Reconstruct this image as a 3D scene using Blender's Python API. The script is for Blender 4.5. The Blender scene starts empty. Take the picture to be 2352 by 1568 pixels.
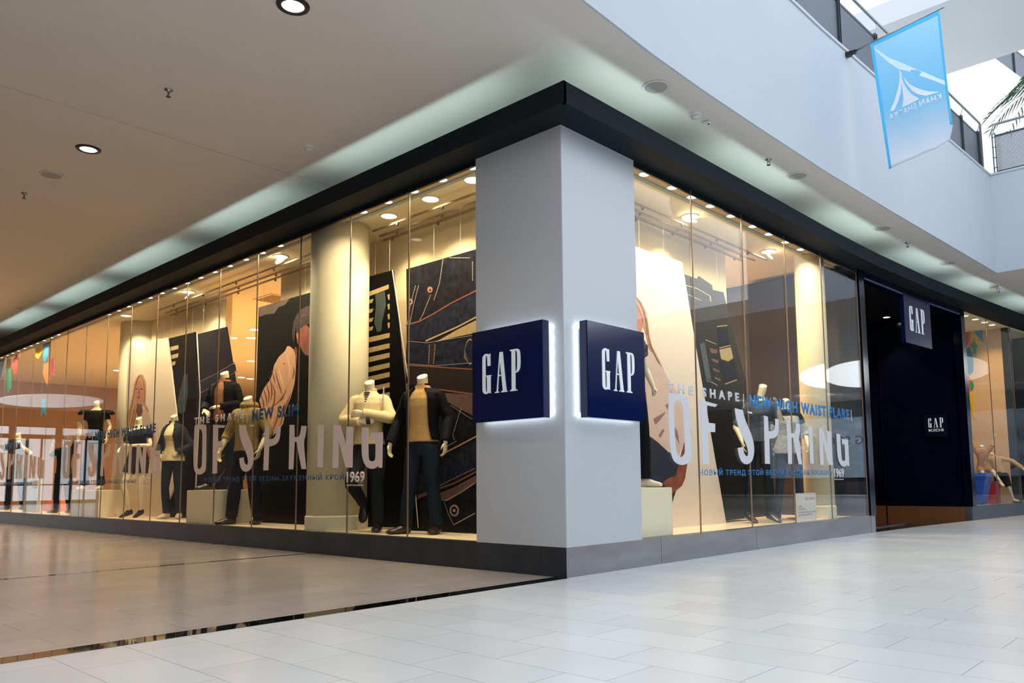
import bpy, bmesh, math, random
from mathutils import Vector, Matrix
random.seed(7)
S = bpy.context.scene
COL = S.collection
PI = math.pi

# ---------------------------------------------------------------- camera
CAMP = Vector((4.0635, -4.7302, 0.75))
FPX, YAW, PITCH, ROLL, SX, SY = 1817.28, 0.738844, 0.10219, -0.0112263, 67.73, 133.89
def _axes():
    cy, sy, cp, sp = math.cos(YAW), math.sin(YAW), math.cos(PITCH), math.sin(PITCH)
    f = Vector((-sy*cp, cy*cp, sp)); r = Vector((cy, sy, 0)); u = r.cross(f)
    cr, sr = math.cos(ROLL), math.sin(ROLL)
    return cr*r + sr*u, -sr*r + cr*u, f
RX, UX, FX = _axes()
cam = bpy.data.cameras.new('camera'); camo = bpy.data.objects.new('camera', cam); COL.objects.link(camo)
cam.sensor_fit = 'HORIZONTAL'; cam.sensor_width = 36; cam.lens = FPX*36/2352
cam.shift_x = -SX/2352; cam.shift_y = SY/2352; cam.clip_start = .05; cam.clip_end = 300
M = Matrix((RX, UX, -FX)).transposed().to_4x4(); M.translation = CAMP
camo.matrix_world = M
S.camera = camo

# ---------------------------------------------------------------- colour management, sky
S.view_settings.view_transform = 'Standard'; S.view_settings.look = 'None'
S.view_settings.gamma = 1; S.view_settings.use_curve_mapping = False
S.view_settings.exposure = 0.22
S.cycles.max_bounces = 8; S.cycles.diffuse_bounces = 4; S.cycles.glossy_bounces = 4
S.cycles.transparent_max_bounces = 24; S.cycles.sample_clamp_indirect = 3
S.cycles.use_denoising = True
w = bpy.data.worlds.new('sky'); S.world = w; w.use_nodes = True
bg = w.node_tree.nodes['Background']; bg.inputs[0].default_value = (0.87, 0.925, 1.0, 1); bg.inputs[1].default_value = 1.75

def lin(h):
    h = h.lstrip('#'); v = [int(h[i:i+2], 16)/255 for i in (0, 2, 4)]
    return tuple(x/12.92 if x <= .04045 else ((x+.055)/1.055)**2.4 for x in v)
WARM = (1.0, 0.80, 0.53)
def spot(loc, target, watts, color=WARM, size=100, radius=.05, blend=.6):
    l = bpy.data.lights.new('lamp', 'SPOT'); l.energy = watts; l.color = color
    l.spot_size = math.radians(size); l.spot_blend = blend; l.shadow_soft_size = radius
    o = bpy.data.objects.new('lamp', l); COL.objects.link(o); o.location = loc
    o.rotation_euler = (Vector(target)-Vector(loc)).to_track_quat('-Z', 'Y').to_euler()
    return o
def area(loc, target, watts, sx, sy, color=(1, 1, 1), roll=None):
    l = bpy.data.lights.new('lamp', 'AREA'); l.energy = watts; l.color = color
    l.shape = 'RECTANGLE'; l.size = sx; l.size_y = sy
    o = bpy.data.objects.new('lamp', l); COL.objects.link(o)
    d = (Vector(target)-Vector(loc)).normalized()
    if roll is None: q = d.to_track_quat('-Z', 'Y').to_matrix()
    else:
        x = Vector(roll).normalized(); z = -d; y = z.cross(x); q = Matrix((x, y, z)).transposed()
    m = q.to_4x4(); m.translation = Vector(loc); o.matrix_world = m
    return o

# interior light of the shop: unseen area lights added to brighten the sales floor
for (x, y, e) in ((-4.5, 4.2, 300), (-9.5, 4.5, 340), (-14.5, 4.5, 340), (-10, 8, 180)):
    area((x, y, 3.7), (x, y, 0), e, 1.6, 1.2, (1, .72, .48))
# cove tubes lying behind the black fascia, shining up on the mall ceiling
for a, b in ((-3.3, -.3), (-6.3, -3.95), (-9.4, -6.9), (-12.5, -9.9), (-15.8, -13.0)):
    area(((a+b)/2, -.21, 3.72), ((a+b)/2, -.17, 6), 1.5*(b-a), b-a-.3, .03, (.72, 1, .97), roll=(1, 0, 0))
COVE_R = ((-.15, 1.5), (2.1, 4.2), (4.8, 6.8), (7.4, 9.4), (9.9, 11.6), (12.1, 14))

# ---------------------------------------------------------------- materials
_m = {}
def mat(name, color, rough=.6, metal=0, spec=.5, noise=0, nscale=8, bump=0, bscale=60, emit=None, estr=0, ramp=None, stretch=None, coat=0):
    if name in _m: return _m[name]
    m = bpy.data.materials.new(name); m.use_nodes = True; nt = m.node_tree; b = nt.nodes['Principled BSDF']
    c = lin(color) if isinstance(color, str) else color
    b.inputs['Base Color'].default_value = (*c, 1); b.inputs['Roughness'].default_value = rough
    b.inputs['Metallic'].default_value = metal; b.inputs['Specular IOR Level'].default_value = spec
    if coat: b.inputs['Coat Weight'].default_value = coat; b.inputs['Coat Roughness'].default_value = .08
    tc = nt.nodes.new('ShaderNodeTexCoord'); mp = nt.nodes.new('ShaderNodeMapping')
    nt.links.new(tc.outputs['Object'], mp.inputs[0])
    if stretch: mp.inputs['Scale'].default_value = stretch
    if noise:
        n = nt.nodes.new('ShaderNodeTexNoise'); n.inputs['Scale'].default_value = nscale; n.inputs['Detail'].default_value = 5
        nt.links.new(mp.outputs[0], n.inputs['Vector'])
        r = nt.nodes.new('ShaderNodeValToRGB'); r.color_ramp.elements[0].position = .3; r.color_ramp.elements[1].position = .7
        d = tuple(max(0, x*(1-noise)) for x in c); l = tuple(min(1, x*(1+noise)) for x in c)
        if ramp: d, l = lin(ramp[0]), lin(ramp[1])
        r.color_ramp.elements[0].color = (*d, 1); r.color_ramp.elements[1].color = (*l, 1)
        nt.links.new(n.outputs['Fac'], r.inputs[0]); nt.links.new(r.outputs[0], b.inputs['Base Color'])
    if bump:
        n2 = nt.nodes.new('ShaderNodeTexNoise'); n2.inputs['Scale'].default_value = bscale; n2.inputs['Detail'].default_value = 4
        nt.links.new(mp.outputs[0], n2.inputs['Vector'])
        bp = nt.nodes.new('ShaderNodeBump'); bp.inputs['Strength'].default_value = bump; bp.inputs['Distance'].default_value = .02
        nt.links.new(n2.outputs['Fac'], bp.inputs['Height']); nt.links.new(bp.outputs[0], b.inputs['Normal'])
    if emit is not None:
        b.inputs['Emission Color'].default_value = (*(lin(emit) if isinstance(emit, str) else emit), 1)
        b.inputs['Emission Strength'].default_value = estr
    _m[name] = m; return m

def glass_mat(name, tint=(.98, .99, .985), refl=1.0):
    m = bpy.data.materials.new(name); m.use_nodes = True; nt = m.node_tree; N = nt.nodes; L = nt.links
    N.clear(); out = N.new('ShaderNodeOutputMaterial')
    tr = N.new('ShaderNodeBsdfTransparent'); tr.inputs[0].default_value = (*tint, 1)
    gl = N.new('ShaderNodeBsdfGlossy'); gl.inputs['Roughness'].default_value = 0.0; gl.inputs[0].default_value = (1, 1, 1, 1)
    ge = N.new('ShaderNodeNewGeometry'); dt = N.new('ShaderNodeVectorMath'); dt.operation = 'DOT_PRODUCT'
    L.new(ge.outputs['Incoming'], dt.inputs[0]); L.new(ge.outputs['Normal'], dt.inputs[1])
    ab = N.new('ShaderNodeMath'); ab.operation = 'ABSOLUTE'; L.new(dt.outputs['Value'], ab.inputs[0])
    s = N.new('ShaderNodeMath'); s.operation = 'SUBTRACT'; s.inputs[0].default_value = 1; L.new(ab.outputs[0], s.inputs[1])
    p = N.new('ShaderNodeMath'); p.operation = 'POWER'; L.new(s.outputs[0], p.inputs[0]); p.inputs[1].default_value = 5
    a = N.new('ShaderNodeMath'); a.operation = 'MULTIPLY_ADD'; L.new(p.outputs[0], a.inputs[0]); a.inputs[1].default_value = .95*refl; a.inputs[2].default_value = .012*refl
    mx = N.new('ShaderNodeMixShader'); L.new(a.outputs[0], mx.inputs[0]); L.new(tr.outputs[0], mx.inputs[1]); L.new(gl.outputs[0], mx.inputs[2])
    L.new(mx.outputs[0], out.inputs[0]); return m

def tile_mat(name, c1, c2, grout, rot, rough, bw=.59, rh=.31, off=(0, 0)):
    m = bpy.data.materials.new(name); m.use_nodes = True; nt = m.node_tree; N = nt.nodes; L = nt.links
    b = N['Principled BSDF']; tc = N.new('ShaderNodeTexCoord'); mp = N.new('ShaderNodeMapping')
    L.new(tc.outputs['Object'], mp.inputs[0]); mp.inputs['Rotation'].default_value = (0, 0, rot)
    mp.inputs['Location'].default_value = (off[0], off[1], 0)
    br = N.new('ShaderNodeTexBrick'); L.new(mp.outputs[0], br.inputs['Vector'])
    br.offset = .34; br.offset_frequency = 2; br.inputs['Scale'].default_value = 1
    br.inputs['Brick Width'].default_value = bw; br.inputs['Row Height'].default_value = rh
    br.inputs['Mortar Size'].default_value = .0016; br.inputs['Mortar Smooth'].default_value = .3
    br.inputs['Color1'].default_value = (*lin(c1), 1); br.inputs['Color2'].default_value = (*lin(c2), 1); br.inputs['Mortar'].default_value = (*lin(grout), 1)
    n = N.new('ShaderNodeTexNoise'); n.inputs['Scale'].default_value = 2.2; n.inputs['Detail'].default_value = 6; L.new(mp.outputs[0], n.inputs['Vector'])
    mx = N.new('ShaderNodeMix'); mx.data_type = 'RGBA'; mx.blend_type = 'MULTIPLY'; mx.inputs[0].default_value = .16
    L.new(br.outputs['Color'], mx.inputs[6]); L.new(n.outputs['Fac'], mx.inputs[7]); L.new(mx.outputs[2], b.inputs['Base Color'])
    mr = N.new('ShaderNodeMapRange'); mr.inputs[3].default_value = rough-.02; mr.inputs[4].default_value = rough+.03
    n3 = N.new('ShaderNodeTexNoise'); n3.inputs['Scale'].default_value = 1.3; n3.inputs['Detail'].default_value = 1; L.new(mp.outputs[0], n3.inputs['Vector'])
    L.new(n3.outputs['Fac'], mr.inputs[0]); L.new(mr.outputs[0], b.inputs['Roughness'])
    bp = N.new('ShaderNodeBump'); bp.inputs['Strength'].default_value = .08; bp.inputs['Distance'].default_value = .002; bp.invert = True
    L.new(br.outputs['Fac'], bp.inputs['Height']); L.new(bp.outputs[0], b.inputs['Normal'])
    return m

GLASS = glass_mat('shop_glass', refl=.6)
GLASSR = glass_mat('shop_glass_atrium', refl=1.6)
GLASSK = glass_mat('shop_glass_far', refl=.3)
NAVYGLOSS = mat('navy_gloss', '#05081a', .14, spec=.5)
WHITE = mat('white_paint', '#e2e4e6', .6)
CEIL = mat('ceiling_paint', '#d3cfca', .75, noise=.02, nscale=1.5)
SLAB = mat('slab_paint', '#b6c1cb', .6, noise=.02, nscale=1)
PILLAR = mat('pillar_paint', '#bcc2c8', .32, noise=.015, nscale=2)
BLACK = mat('black_fascia', '#04131a', .75, spec=.25, noise=.25, nscale=200)
DARKSTEEL = mat('dark_steel', '#3c434c', .45, metal=.6)
STEEL = mat('steel', '#9aa0a6', .3, metal=.9)
BRONZE = mat('joint_bronze', '#a08a78', .25, metal=.7)
CREAM = mat('cream_wall', '#dcc89c', .7, noise=.03, nscale=1.2)
CREAMF = mat('cream_floor', '#f2dfba', .3, noise=.05, nscale=2)
TAN = mat('tan_wall', '#a88468', .75, noise=.06, nscale=1)
COLUMN = mat('column_plaster', '#d8cfae', .65)
PLASTER = mat('mannequin_plaster', '#e6d9b4', .5)
BOXM = mat('display_box', '#f4e8c8', .55)

# ---------------------------------------------------------------- helpers
def tag(o, label=None, cat=None, group=None, kind=None):
    if label: o['label'] = label
    if cat: o['category'] = cat
    if group: o['group'] = group
    if kind: o['kind'] = kind
    return o
def empty(name, loc=(0, 0, 0), rz=0, label=None, cat=None, group=None):
    o = bpy.data.objects.new(name, None); COL.objects.link(o); o.location = loc; o.rotation_euler = (0, 0, rz)
    return tag(o, label, cat, group)
def obj(name, bm, m, parent=None, smooth=False):
    me = bpy.data.meshes.new(name)
    bmesh.ops.recalc_face_normals(bm, faces=bm.faces[:]); bm.to_mesh(me); bm.free()
    me.materials.append(m)
    if smooth:
        for p in me.polygons: p.use_smooth = True
    o = bpy.data.objects.new(name, me); COL.objects.link(o)
    if parent: o.parent = parent
    return o
def copy_tree(o, parent=None):
    c = o.copy(); COL.objects.link(c); c.parent = parent
    for ch in list(o.children): copy_tree(ch, c)
    return c
def box(bm, a, b, mtx=None):
    vs = [bm.verts.new((x, y, z)) for x in (a[0], b[0]) for y in (a[1], b[1]) for z in (a[2], b[2])]
    for f in ((0, 1, 3, 2), (4, 6, 7, 5), (0, 4, 5, 1), (2, 3, 7, 6), (0, 2, 6, 4), (1, 5, 7, 3)): bm.faces.new([vs[i] for i in f])
    if mtx:
        for v in vs: v.co = mtx @ v.co
    return vs
def bxo(name, a, b, m, parent=None): bm = bmesh.new(); box(bm, a, b); return obj(name, bm, m, parent)
def struct(o): o['kind'] = 'structure'; return o
def prism(bm, pts, off):
    """closed prism: polygon pts (3-D list) and its copy moved by off"""
    off = Vector(off); a = [bm.verts.new(Vector(p)) for p in pts]; b = [bm.verts.new(Vector(p)+off) for p in pts]
    bm.faces.new(a); bm.faces.new(b[::-1]); n = len(a)
    for i in range(n): bm.faces.new((a[i], b[i], b[(i+1) % n], a[(i+1) % n]))
def frame(d):
    d = d.normalized(); up = Vector((0, 0, 1)) if abs(d.z) < .95 else Vector((1, 0, 0))
    s = d.cross(up).normalized(); return s, s.cross(d).normalized()
def tube(bm, pts, r, n=8, caps=True, flat=1.0):
    pts = [Vector(p) for p in pts]; rs = r if isinstance(r, (list, tuple)) else [r]*len(pts); rings = []; ps = None
    for i, p in enumerate(pts):
        d = (pts[min(i+1, len(pts)-1)]-pts[max(i-1, 0)]).normalized()
        if ps is None: s, u = frame(d)
        else:
            s = (ps-d*ps.dot(d)).normalized(); u = s.cross(d).normalized()
        ps = s
        rings.append([bm.verts.new(p+(s*math.cos(2*PI*k/n)+u*flat*math.sin(2*PI*k/n))*rs[i]) for k in range(n)])
    for a, b in zip(rings, rings[1:]):
        for k in range(n): bm.faces.new((a[k], a[(k+1) % n], b[(k+1) % n], b[k]))
    if caps: bm.faces.new(rings[0][::-1]); bm.faces.new(rings[-1])
def loft(bm, secs, n=24):
    """secs: (center, vecX, vecY)"""
    rings = []
    for c, ax, ay in secs:
        c = Vector(c); rings.append([bm.verts.new(c+Vector(ax)*math.cos(2*PI*k/n)+Vector(ay)*math.sin(2*PI*k/n)) for k in range(n)])
    for a, b in zip(rings, rings[1:]):
        for k in range(n): bm.faces.new((a[k], a[(k+1) % n], b[(k+1) % n], b[k]))
    bm.faces.new(rings[0][::-1]); bm.faces.new(rings[-1])
def lathe(bm, prof, n=32, c=(0, 0, 0)):
    c = Vector(c); rings = []
    for r, z in prof: rings.append([bm.verts.new(c+Vector((r*math.cos(2*PI*k/n), r*math.sin(2*PI*k/n), z))) for k in range(n)])
    for a, b in zip(rings, rings[1:]):
        for k in range(n): bm.faces.new((a[k], a[(k+1) % n], b[(k+1) % n], b[k]))
    bm.faces.new(rings[0][::-1]); bm.faces.new(rings[-1])
def at(px, py, ax, v):
    """pixel of the photograph -> point on the real plane (axis ax = v)"""
    d = FX + RX*((px-1176-SX)/FPX) + UX*((784+SY-py)/FPX)
    return CAMP + d*((v-CAMP[ax])/d[ax])
def smooth_line(pts, k=4):
    P = [Vector(p) for p in pts]; out = []
    for i in range(len(P)-1):
        a, b, c, d = P[max(i-1, 0)], P[i], P[i+1], P[min(i+2, len(P)-1)]
        for j in range(k):
            t = j/k; out.append(.5*((2*b)+(c-a)*t+(2*a-5*b+4*c-d)*t*t+(3*b-a-3*c+d)*t**3))
    out.append(P[-1]); return out
def interp(x, xs, ys):
    if x <= xs[0]: return ys[0]
    for i in range(len(xs)-1):
        if x <= xs[i+1]:
            t = (x-xs[i])/(xs[i+1]-xs[i]); return ys[i]+(ys[i+1]-ys[i])*t
    return ys[-1]

ZB, ZG, ZS, ZF, ZC, ZT = .232, 3.615, 3.66, 3.84, 4.15, 5.84; ZL, ZI = 3.70, 3.74   # plinth, glass top, soffit, fascia top, mall ceiling, parapet top
FYS = [-5, 0, 5, 6.4, 8.2, 10.25, 11.4, 12.8, 15.6, 20, 26]; FXS = [0, 0, 0, .035, .13, .31, .43, .57, .92, 1.5, 2.4]
def FA(y): return interp(y, FYS, FXS)                           # facade line of the right-hand front
EYS = [-14, -4, -.58, .365, 1.19, 2.24, 3.76, 5.65, 7.76, 10.1]; EXS = [1.5, .9, .731, .68, .665, .67, .691, .76, .858, .965]
def EA(y): return interp(y, EYS, EXS)                           # edge of the gallery slab

def rounded(pts, it=2, lim=52):
    """cut the corners of gentle bends, keep the sharp ones"""
    P = [tuple(p) for p in pts]
    for _ in range(it):
        out = []; n = len(P)
        for i in range(n):
            a, b, c = P[i-1], P[i], P[(i+1) % n]
            t = abs(math.degrees(math.atan2((b[0]-a[0])*(c[1]-b[1])-(b[1]-a[1])*(c[0]-b[0]), (b[0]-a[0])*(c[0]-b[0])+(b[1]-a[1])*(c[1]-b[1]))))
            if 4 < t < lim: out += [tuple(b[k]+(a[k]-b[k])*.25 for k in (0, 1)), tuple(b[k]+(c[k]-b[k])*.25 for k in (0, 1))]
            else: out.append(b)
        P = out
    return P

# ================================================================ SETTING
# floor
T_R = tile_mat('floor_tiles_cool', '#d6dadc', '#dfe2e3', '#8c8f92', 0, .24, off=(.19, .14))
T_L = tile_mat('floor_tiles_left', '#b9aea5', '#c1b7ae', '#7c736c', PI/2, .17, off=(.1, .2))
struct(bxo('floor', (.02, -16, -.2), (26, 40, 0), T_R))
struct(bxo('floor', (-.0005, .0002, -.2), (.0199, 40, 0), T_R))
struct(bxo('floor', (-38, -16, -.2), (-.02, .3, -.0002), T_L))
MIR = mat('polished_strip', '#8d8f92', .03, metal=1)
struct(bxo('trim_1', (-.125, -16, -.01), (.02, -.001, .0012), MIR))
struct(bxo('trim_2', (-3.67, -16, -.01), (-3.615, -.001, .0012), MIR))
# mall ceiling over the walkway, with a dark expansion joint
struct(bxo('ceiling', (-38, -16, ZC), (-3.655, .6, ZC+.3), CEIL))
bm = bmesh.new()
pts = [(-3.64, -14, ZC), (EA(-14)-.02, -14, ZC)] + [(EA(y)-.02, y, ZC) for y in (-9, -4, -2, -.58, .365, 1.19, 2.24, 3, 3.76, 4.7, 5.65, 6.7, 7.76, 9, 10.12)] + [(26, 10.12, ZC), (26, 40, ZC), (-.6, 40, ZC), (-.6, .6, ZC), (-3.64, .6, ZC)]
prism(bm, pts, (0, 0, .3)); struct(obj('ceiling', bm, CEIL))
struct(bxo('trim_3', (-3.66, -16, ZC+.01), (-3.635, .6, ZC+.28), mat('joint_dark', '#6d7478', .8)))
# gallery slab fascia (right), one tall white parapet face that turns a corner onto the footbridge
def ribbon(name, line, z0, z1, th, m, parent=None, close=False):
    bm = bmesh.new(); n = len(line); L = []
    for i, (x, y) in enumerate(line):
        a = Vector(line[max(i-1, 0)]); b = Vector(line[min(i+1, n-1)]); d = (b-a).normalized(); nr = Vector((-d.y, d.x))
        q = Vector((x, y))+nr*th; L.append([bm.verts.new((x, y, z0)), bm.verts.new((x, y, z1)), bm.verts.new((q.x, q.y, z1)), bm.verts.new((q.x, q.y, z0))])
    for a, b in zip(L, L[1:]):
        for k in range(4): bm.faces.new((a[k], a[(k+1) % 4], b[(k+1) % 4], b[k]))
    bm.faces.new(L[0]); bm.faces.new(L[-1][::-1]); return obj(name, bm, m, parent)
eline = [(EA(y), y) for y in (-14, -9, -4, -2, -1.2, -.58, 0, .365, .8, 1.19, 1.7, 2.24, 3, 3.76, 4.4, 5, 5.65, 6.3, 7, 7.76, 8.5, 9.3, 10.1)]
struct(ribbon('wall_gallery', eline, ZC+.0005, ZT, .25, SLAB))
struct(bxo('wall_bridge', (.965, 10.1, ZC+.0005), (3.6, 10.35, ZT), SLAB))
struct(bxo('wall_bridge_end', (3.35, 10.351, ZC+.0005), (3.6, 16, ZT), SLAB))
struct(bxo('floor_upper', (-12, -14, 4.5), (.43, 10.1, ZT-.25), WHITE))
struct(bxo('floor_bridge', (.72, 10.36, 4.5), (3.34, 16, ZT-.25), WHITE))
bm = bmesh.new()
for a, b in zip(eline[:-1], eline[1:]): prism(bm, [(a[0]+.015, a[1], ZT), (b[0]+.015, b[1], ZT), (b[0]-.26, b[1], ZT), (a[0]-.26, a[1], ZT)], (0, 0, .035))
box(bm, (.95, 10.085, ZT+.0002), (3.6, 10.36, ZT+.035)); struct(obj('trim_4', bm, mat('coping', '#b9c0c6', .5)))
# upper level: rear wall of the gallery above and the grey third-floor slab with its pale front
struct(bxo('wall_upper', (-12, -14, ZT-.25), (-11.8, 10.1, 9), WHITE))
GREY = mat('slab_underside', '#c6ccd1', .8)
struct(bxo('ceiling_upper', (-12, 8.85, 8.5), (3.6, 11.42, 8.9), GREY))
c1 = at(2283, 132, 2, 9.5); c2 = at(2352, 183, 2, 9.5)
dd = (c2-c1).normalized()
struct(ribbon('wall_upper_gallery', [(c1.x, c1.y), (c2.x+dd.x*6, c2.y+dd.y*6)], 7.0, 9.5, .2, mat('bright_white', '#f6f8fa', .6)))
# plinth under the shop windows
PL = mat('plinth_left', '#363b42', .36, metal=.35, noise=.25, nscale=3, stretch=(1, 1, .4), bump=.1, bscale=20)
PR = mat('plinth_right', '#9a9b9d', .30, metal=.55, noise=.12, nscale=5, stretch=(.3, .3, 1.5), bump=.06, bscale=10)
struct(bxo('baseboard_left', (-20, 0, 0), (-.0022, .1, ZB), PL))
struct(bxo('baseboard_core', (-.1, .1005, 0), (-.0023, 6.3, ZB-.0005), PL))
def fline(y0, y1, off=0, n=10): return [(FA(y0+(y1-y0)*i/n)+off, y0+(y1-y0)*i/n) for i in range(n+1)]
struct(ribbon('baseboard_right', [(0, .0003), (0, 1.3)], 0, ZB, .002, PR))
struct(ribbon('baseboard_right', [(0, 1.306), (0, 3.1)], 0, ZB, .002, PR))
struct(ribbon('baseboard_right', [(0, 3.106), (0, 5)] + fline(5.001, 6.32, 0, 4), 0, ZB, .05, PR))
struct(ribbon('baseboard_right', fline(6.325, 6.47, .004, 2), 0, ZB, .1, mat('plinth_cap', '#a3a5a6', .35, metal=.5)))
struct(ribbon('baseboard_right', fline(10.25, 16, 0, 8), 0, ZB, .1, mat('plinth_far', '#626a73', .35, metal=.4, noise=.1)))
# corner pillar
bm = bmesh.new(); box(bm, (-1.026, 0, ZB), (0, 1.02, ZS-.0005))
bmesh.ops.bevel(bm, geom=[e for e in bm.edges if abs((e.verts[0].co-e.verts[1].co).z) > 1], offset=.004, segments=2, affect='EDGES')
struct(obj('corner_pillar', bm, PILLAR))
# black soffit box: fascia and underside, left arm and curved right arm
D = .27
bm = bmesh.new()
prism(bm, [(-20, -D, ZS), (D, -D, ZS), (D, -D, ZF), (-20, -D, ZF)], (0, .03, 0)); struct(obj('trim_5', bm, BLACK))
fas = [(D, -D+.001), (D, 0)] + [(FA(y)+D, y) for y in (1, 2, 3, 4, 5, 5.7, 6.4, 7.3, 8.2, 9.2, 10.25, 11.4, 12.8, 14.2, 15.6, 20)]
struct(ribbon('trim_6', fas, ZS, ZF, .03, BLACK))
bm = bmesh.new(); prism(bm, [(-20, -D+.03, ZS), (D-.03, -D+.03, ZS)] + [(FA(y)+D-.03, y, ZS) for y in (0, 2, 4, 5, 5.7, 6.4, 7.3, 8.2, 9.2, 10.25, 11.4, 12.8, 14.2, 15.6, 20)] + [(FA(y)-.03, y, ZS) for y in (20, 15.6, 14.2, 12.8, 11.4, 10.25, 9.2, 8.2, 7.3, 6.4, 5.7, 5, 4, 2)] + [(-.03, .03, ZS), (-20, .03, ZS)], (0, 0, .02))
struct(obj('trim_7', bm, BLACK))
struct(bxo('trim_8', (-20, .004, ZG-.01), (-1.027, .029, ZS-.0005), BLACK))
struct(bxo('trim_8', (-20, .031, ZS-.006), (-1.027, .05, ZI), BLACK))
struct(ribbon('trim_9', [(-.004, 1.021), (-.004, 5)] + fline(5.01, 6.3, -.004, 4), ZG-.01, ZS-.0005, .02, BLACK))
struct(ribbon('trim_12', [(-.031, 1.021), (-.031, 5)] + fline(5.01, 6.09, -.031, 4), ZS-.006, ZI, .018, BLACK))
# back of the light cove, closing the gap between fascia and ceiling
struct(bxo('wall_cove', (-20, .25, ZS+.03), (-.25, .3, ZC), mat('cove_white', '#98a6a6', .8)))
struct(ribbon('wall_cove_right', [(-.24, .25)] + [(FA(y)-.24, y) for y in (5, 6.4, 8.2, 10.25, 12.8, 15.6, 20)], ZS+.03, ZC, .05, _m['cove_white']))
for a_, b_ in COVE_R:
    ym = (a_+b_)/2; d = Vector((FA(b_)-FA(a_), b_-a_, 0))
    area((FA(ym)+.20, ym, 3.72), (FA(ym)+.16, ym, 6), 1.5*(b_-a_), b_-a_-.3, .03, (.72, 1, .97), roll=d)
# windows: 1 m sheets with slim bronze joints
wn = 0
def window(line, n, sill=ZB+.001, head=ZG-.0105, joint=True, gm=None):
    o = ribbon('window_%d' % n, line, sill, head, .012, gm or GLASS); struct(o)
    if joint:
        (x, y) = line[-1]; bm = bmesh.new(); box(bm, (x-.006, y-.006, sill), (x+.006, y+.006, head+.045)); obj('glazing_joint', bm, BRONZE, o)
    return o
for i in range(1, 19):
    wn += 1; window([(-i-.006-(.022 if i == 1 else 0), .012), (-i-.994, .012)], wn)
for (y0, y1) in ((1.022, 2), (2, 3.04), (3.04, 4.09), (4.09, 5.13), (5.13, 6.27)):
    wn += 1; window([(FA(y0+.006)-.004, y0+.006), (FA(y1-.006)-.004, y1-.006)], wn, gm=GLASSR)
for (y0, y1) in ((10.42, 11.5), (11.5, 12.75), (12.75, 14.2)):
    wn += 1; window([(FA(y0+.006)-.004, y0+.006), (FA(y1-.006)-.004, y1-.006)], wn, gm=GLASSK)
# shop inside: floor, ceilings, walls
struct(bxo('floor_shop', (-22, .101, 0), (-.101, 6.05, ZB), CREAMF))
struct(bxo('floor_shop', (-22, 6.051, 0), (-.25, 10.3, .02), mat('entrance_floor', '#3a2a22', .1, noise=.1, nscale=2)))
bm = bmesh.new(); prism(bm, [(-.249, 6.051, 0)] + [(FA(y)-.005, y, 0) for y in (6.051, 7, 8.2, 9.2, 10.3)] + [(-.249, 10.3, 0)], (0, 0, .004)); struct(obj('floor_threshold', bm, mat('threshold', '#2a201c', .12)))
struct(bxo('floor_kids', (-6, 10.42, 0), (.2, 16, ZB), CREAMF))
ICEIL = mat('shop_ceiling', '#f0dfb6', .7)
ICEIL2 = mat('shop_ceiling_lip', '#c2a682', .7)
struct(bxo('ceiling_shop', (-22, .05, ZI), (-.05, 10.3, ZI+.08), ICEIL))
struct(bxo('ceiling_lip', (-22, .051, ZL), (-.24, .27, ZI-.0005), ICEIL2))
struct(bxo('ceiling_lip', (-.27, .24, ZL), (-.051, 6.05, ZI-.0005), ICEIL2))
bm = bmesh.new(); prism(bm, [(-6, 10.42, ZG+.03)] + [(FA(y)-.05, y, ZG+.03) for y in (10.42, 11.4, 12.8, 14, 16)] + [(-6, 16, ZG+.03)], (0, 0, .05)); struct(obj('ceiling_kids', bm, ICEIL))
struct(bxo('wall_display', (-6.2, 1.0, ZB), (-1.03, 1.1, ZI-.001), CREAM))
struct(bxo('wall_display', (-10.75, 1.0, ZB), (-7.87, 1.1, ZI-.001), CREAM))
struct(bxo('wall_display', (-1.1, 1.101, ZB), (-1.0, 4.46, ZI-.001), CREAM))
struct(bxo('wall_back', (-22, 10.4, 0), (-3.6, 10.5, ZS+.1), TAN))
struct(bxo('wall_end', (-22.1, 0, 0), (-22, 10.5, ZS+.1), TAN))
struct(bxo('wall_shop', (-14.2, 3.0, ZB), (-12.9, 3.1, ZI-.001), TAN))
struct(bxo('wall_shop', (-9.6, 5.2, ZB), (-6.9, 5.3, ZI-.001), TAN))
for (x, y, r) in ((-3.755, .385, .334), (-11.25, 1.12, .45), (-.27, 5.39, .19)):
    bm = bmesh.new(); lathe(bm, [(r, ZB+.16), (r, ZI-.001)], 48, (x, y, 0)); o = struct(obj('round_column', bm, COLUMN, smooth=True))
    bm = bmesh.new(); lathe(bm, [(r+.014, ZB), (r+.014, ZB+.15), (r+.002, ZB+.165)], 48, (x, y, 0)); obj('column_skirting', bm, COLUMN, o, smooth=False)
# entrance portal, navy gloss
struct(bxo('wall_portal', (-1.55, 6.1, .0), (-.03, 6.3, ZS-.001), NAVYGLOSS))
struct(ribbon('door_1', fline(6.3, 6.47, .02, 2), ZB, ZS-.002, .14, NAVYGLOSS))
struct(ribbon('wall_portal', fline(6.471, 10.25, .02, 8), 3.56, ZS-.002, .14, NAVYGLOSS))
struct(bxo('wall_portal', (-3.6, 10.3, .23), (.27, 10.38, ZS-.002), NAVYGLOSS))
struct(ribbon('wall_portal', fline(10.251, 10.41, .02, 2), ZB, ZS-.002, .14, NAVYGLOSS))
struct(bxo('wall_vestibule_added', (-3.7, 6.31, .021), (-3.6, 10.29, ZI-.001), mat('vestibule_dark', '#05060d', .5)))  # unseen dark partitions, added so the gloss portal wall mirrors dark
struct(bxo('wall_vestibule_added', (-3.59, 6.301, .021), (-1.551, 6.35, ZI-.001), _m['vestibule_dark']))
struct(bxo('ceiling_vestibule', (-3.59, 6.301, ZS-.03), (-.12, 10.295, ZI-.001), _m['vestibule_dark']))
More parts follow.
